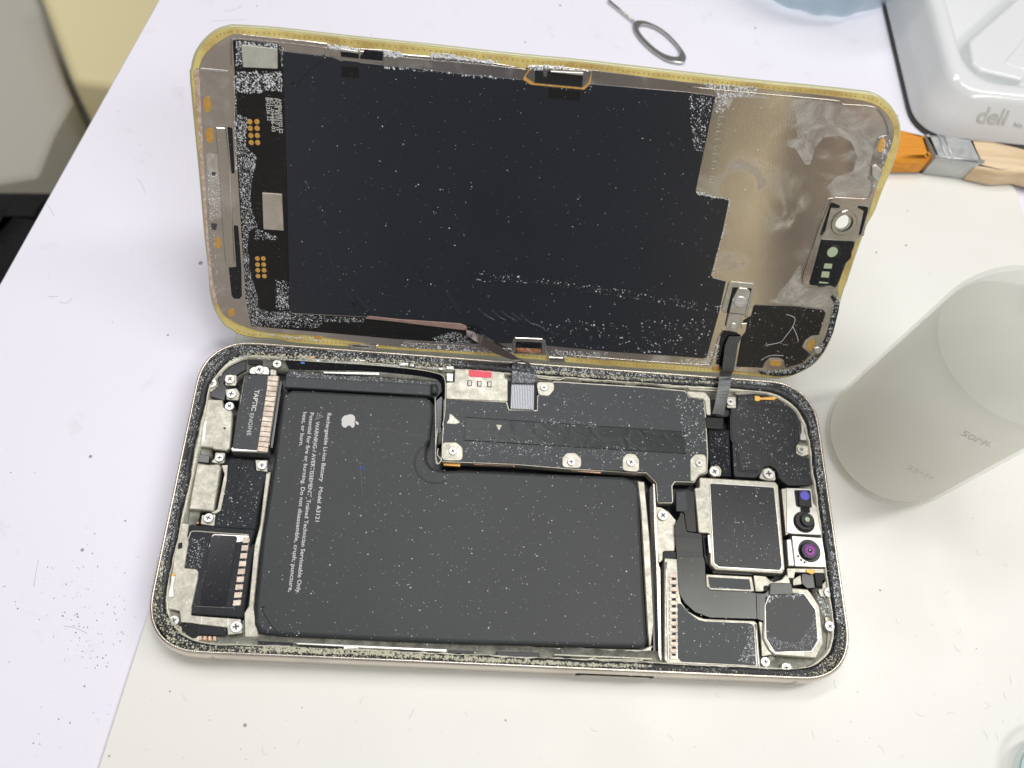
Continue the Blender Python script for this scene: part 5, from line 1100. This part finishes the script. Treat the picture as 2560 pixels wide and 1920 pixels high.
# glass cup rim at the lower right corner
cup = bpy.data.objects.new('petri_dish', None); sc.collection.objects.link(cup)
gg = pb('tinted_glass', (.60, .78, .78), .04, 0, .8); gg.node_tree.nodes['Principled BSDF'].inputs['Alpha'].default_value = .25
cc = U((2672, 1975), 4); bm = bmesh.new()
lathe(bm, (cc.x, cc.y), [(9, .1), (10.8, .3), (11.4, 1), (11.7, 4), (11.2, 4.4), (10.8, 4), (10.6, 1.4), (9, 1)], 64)
link('dish_wall', bm, gg, cup, True)
bm = bmesh.new(); add_tube(bm, [Vector((cc.x + 11.4 * math.cos(k * math.pi / 24), cc.y + 11.4 * math.sin(k * math.pi / 24), 4.2)) for k in range(48)], .4, 8, closed=True)
link('rim', bm, pb('teal_glass_rim', (.42, .54, .55), .15, 0, .5), cup, True)
tag(cup, 'shallow glass dish with a blue green rim cut off by the lower right corner', 'dish')

# ---------------------------------------------------------------- white plastic box (upper right)
wp = pb('white_box_plastic', (.66, .67, .67), .12, 0, .5, .4); n = NT(wp)
n.col(n.mix(n.specks(240, .12, .2), n.mix(n.ramp(n.noise(12, 3), .4, .7), (.74, .76, .77), (.71, .73, .73)), (.3, .28, .26))); n.bump(n.noise(40, 2), .06, .002)
bxr = bpy.data.objects.new('plastic_box', None); sc.collection.objects.link(bxr)
x0, y0 = U((2277, 285), 0).x - .4, U((2420, 345), 0).y - 1.5
def rr(i, z):                                   # outline inset i, corner at lower left
    return [Vector((p.x, p.y)) for p in rrect(x0 + i, y0 + i, x0 + 170 - i, y0 + 120 - i, 13, 8)]
H1 = 14
rings = [(rr(.9, 0), .2), (rr(.2, 0), .6), (rr(.2, 0), 1.2), (rr(3.3, 0), 6.4), (rr(6.2, 0), H1 - 2.6), (rr(7.1, 0), H1 - 1.1), (rr(8.3, 0), H1 - .3), (rr(9.8, 0), H1), (rr(11.5, 0), H1), (rr(12.8, 0), H1 - .4), (rr(13.6, 0), H1 - 1.5), (rr(15.5, 0), 6.5), (rr(17.5, 0), 5)]
bm, vr = ring_mesh(rings); bm.faces.new(vr[-1])
link('box_body', bm, wp, bxr)
bm = bmesh.new(); add_prism(bm, rr(-.25, 0), .15, -.9, .1); link('gap_shadow', bm, pb('gap_shadow_black', (.05, .05, .045), .5), bxr)  # thin dark sheet painting the shadow in the gap under the box
# diagonal divider inside
bm = bmesh.new()
q = [U(p, H1 - 3).xy for p in P('R', 905, 350, 1290, 10, 1450, -130, 1700, 100, 1382, 690, 1000, 600, 935, 540)]
add_prism(bm, fillet(ccw(q), 2), H1 - 3, 4.6, 1.2, segs=3); dv = link('inner_step', bm, wp, bxr)
q = [U(p, H1 - 3).xy for p in P('R', 1210, 540, 1382, 330, 1500, 200, 1700, 400, 1382, 600)]
bm = bmesh.new(); add_prism(bm, ccw(q), H1 - 2.7, H1 - 4, .3); link('step_ledge', bm, wp, bxr)
# embossed lettering on the sloped front wall
def wall_text(name, s, x, zb, h, bold, mat):
    cu = bpy.data.curves.new(name, 'FONT'); cu.body = s; cu.size = 1; cu.extrude = .015; cu.offset = bold
    o = bpy.data.objects.new('tmp', cu); sc.collection.objects.link(o)
    dg = bpy.context.evaluated_depsgraph_get(); me = bpy.data.meshes.new_from_object(o.evaluated_get(dg)); bpy.data.objects.remove(o)
    for v in me.vertices:
        z = zb + v.co.y * h / .7 * .86; y = y0 + .2 + (z - 1.2) * SL - .08 - v.co.z * 8
        v.co = Vector((x + v.co.x * h / .7, y, z)) * .001
    me.materials.clear(); me.materials.append(mat); ob = bpy.data.objects.new(name, me); sc.collection.objects.link(ob); ob.parent = bxr
SL = 6.0 / 10.2
def onwall(p, z):
    d = ray(p); t = ((y0 + .2 - 1.2 * SL) / 1000 - CP.y + CP.z * SL) / (d.y - d.z * SL); return (CP + d * t) * 1000
wa = onwall(P('R', 975, 1010)[0], 0); wb = onwall(P('R', 1260, 1090)[0], 0)
grey = pb('raised_lettering', (.54, .54, .53), .3)
wall_text('lettering', 'deli', wa.x, wa.z - 1.3, 4.4 * (wb.x - wa.x) / 10.5, .016, grey)
wall_text('lettering', 'No.', onwall(P('R', 1290, 1080)[0], 0).x, wa.z - 1.5, 1.6, 0, grey)
tag(bxr, 'glossy white plastic desk box with embossed lettering at the upper right', 'box')

# ---------------------------------------------------------------- brush
bru = bpy.data.objects.new('paint_brush', None); sc.collection.objects.link(bru)
zt3 = 7
woodm = pb('pale_wood', (.72, .55, .36), .5); n = NT(woodm)
n.col(n.mix(n.ramp(n.noise(30, 5, .6, .5, (1, 14, 6)), .35, .65), (.78, .62, .42), (.62, .45, .27)))
brim = pb('orange_bristle', (.72, .26, .015), .4); n = NT(brim)
n.col(n.mix(n.ramp(n.noise(60, 5, .7, 0, (1, 40, 10)), .3, .7), (.88, .37, .02), (.62, .21, .01))); n.bump(n.noise(80, 4, .7, 0, (1, 50, 20)), .5, .0006)
ferm = metal('galvanised_ferrule', (.58, .60, .60), .35, .2, (.45, .45, .43), .4, 200, .1, .55, .1)
def slab(name, px, z1, z0, mat, bev, r=1): 
    bm = bmesh.new(); add_prism(bm, fillet(ccw([U(p, z1).xy for p in px]), r), z1, z0, bev, segs=4); return link(name, bm, mat, bru)
slab('bristles', P('R', 60, 1070, 330, 1105, 520, 1150, 545, 1165, 605, 1340, 560, 1380, 250, 1380, 60, 1400), zt3, 1, brim, 2.0, .3)
fer = slab('ferrule', P('R', 525, 1150, 760, 1168, 940, 1185, 1045, 1400, 1000, 1415, 620, 1365), zt3 + .8, .2, ferm, 1.4, .3)
for xa, ya, xb, yb in ((640, 1165, 720, 1370), (690, 1172, 770, 1378)):
    bm = bmesh.new(); add_tube(bm, [U(p, zt3 + .8) for p in P('R', xa, ya, xb, yb)], .45, 8, 0, .6); link('ferrule_bead', bm, ferm, fer)
bm = bmesh.new(); add_tube(bm, [U(p, zt3 + .4) for p in P('R', 610, 1352, 800, 1370, 1035, 1395)], .6, 8, 0, .9); link('ferrule_bead', bm, ferm, fer)
slab('handle', P('R', 890, 1190, 1100, 1205, 1382, 1275, 1900, 1400, 1900, 1620, 1382, 1480, 1180, 1490, 960, 1440), zt3 - .2, .5, woodm, 1.4, .5)
tag(bru, 'flat paint brush with orange bristles and bare wooden handle behind the screen', 'brush')
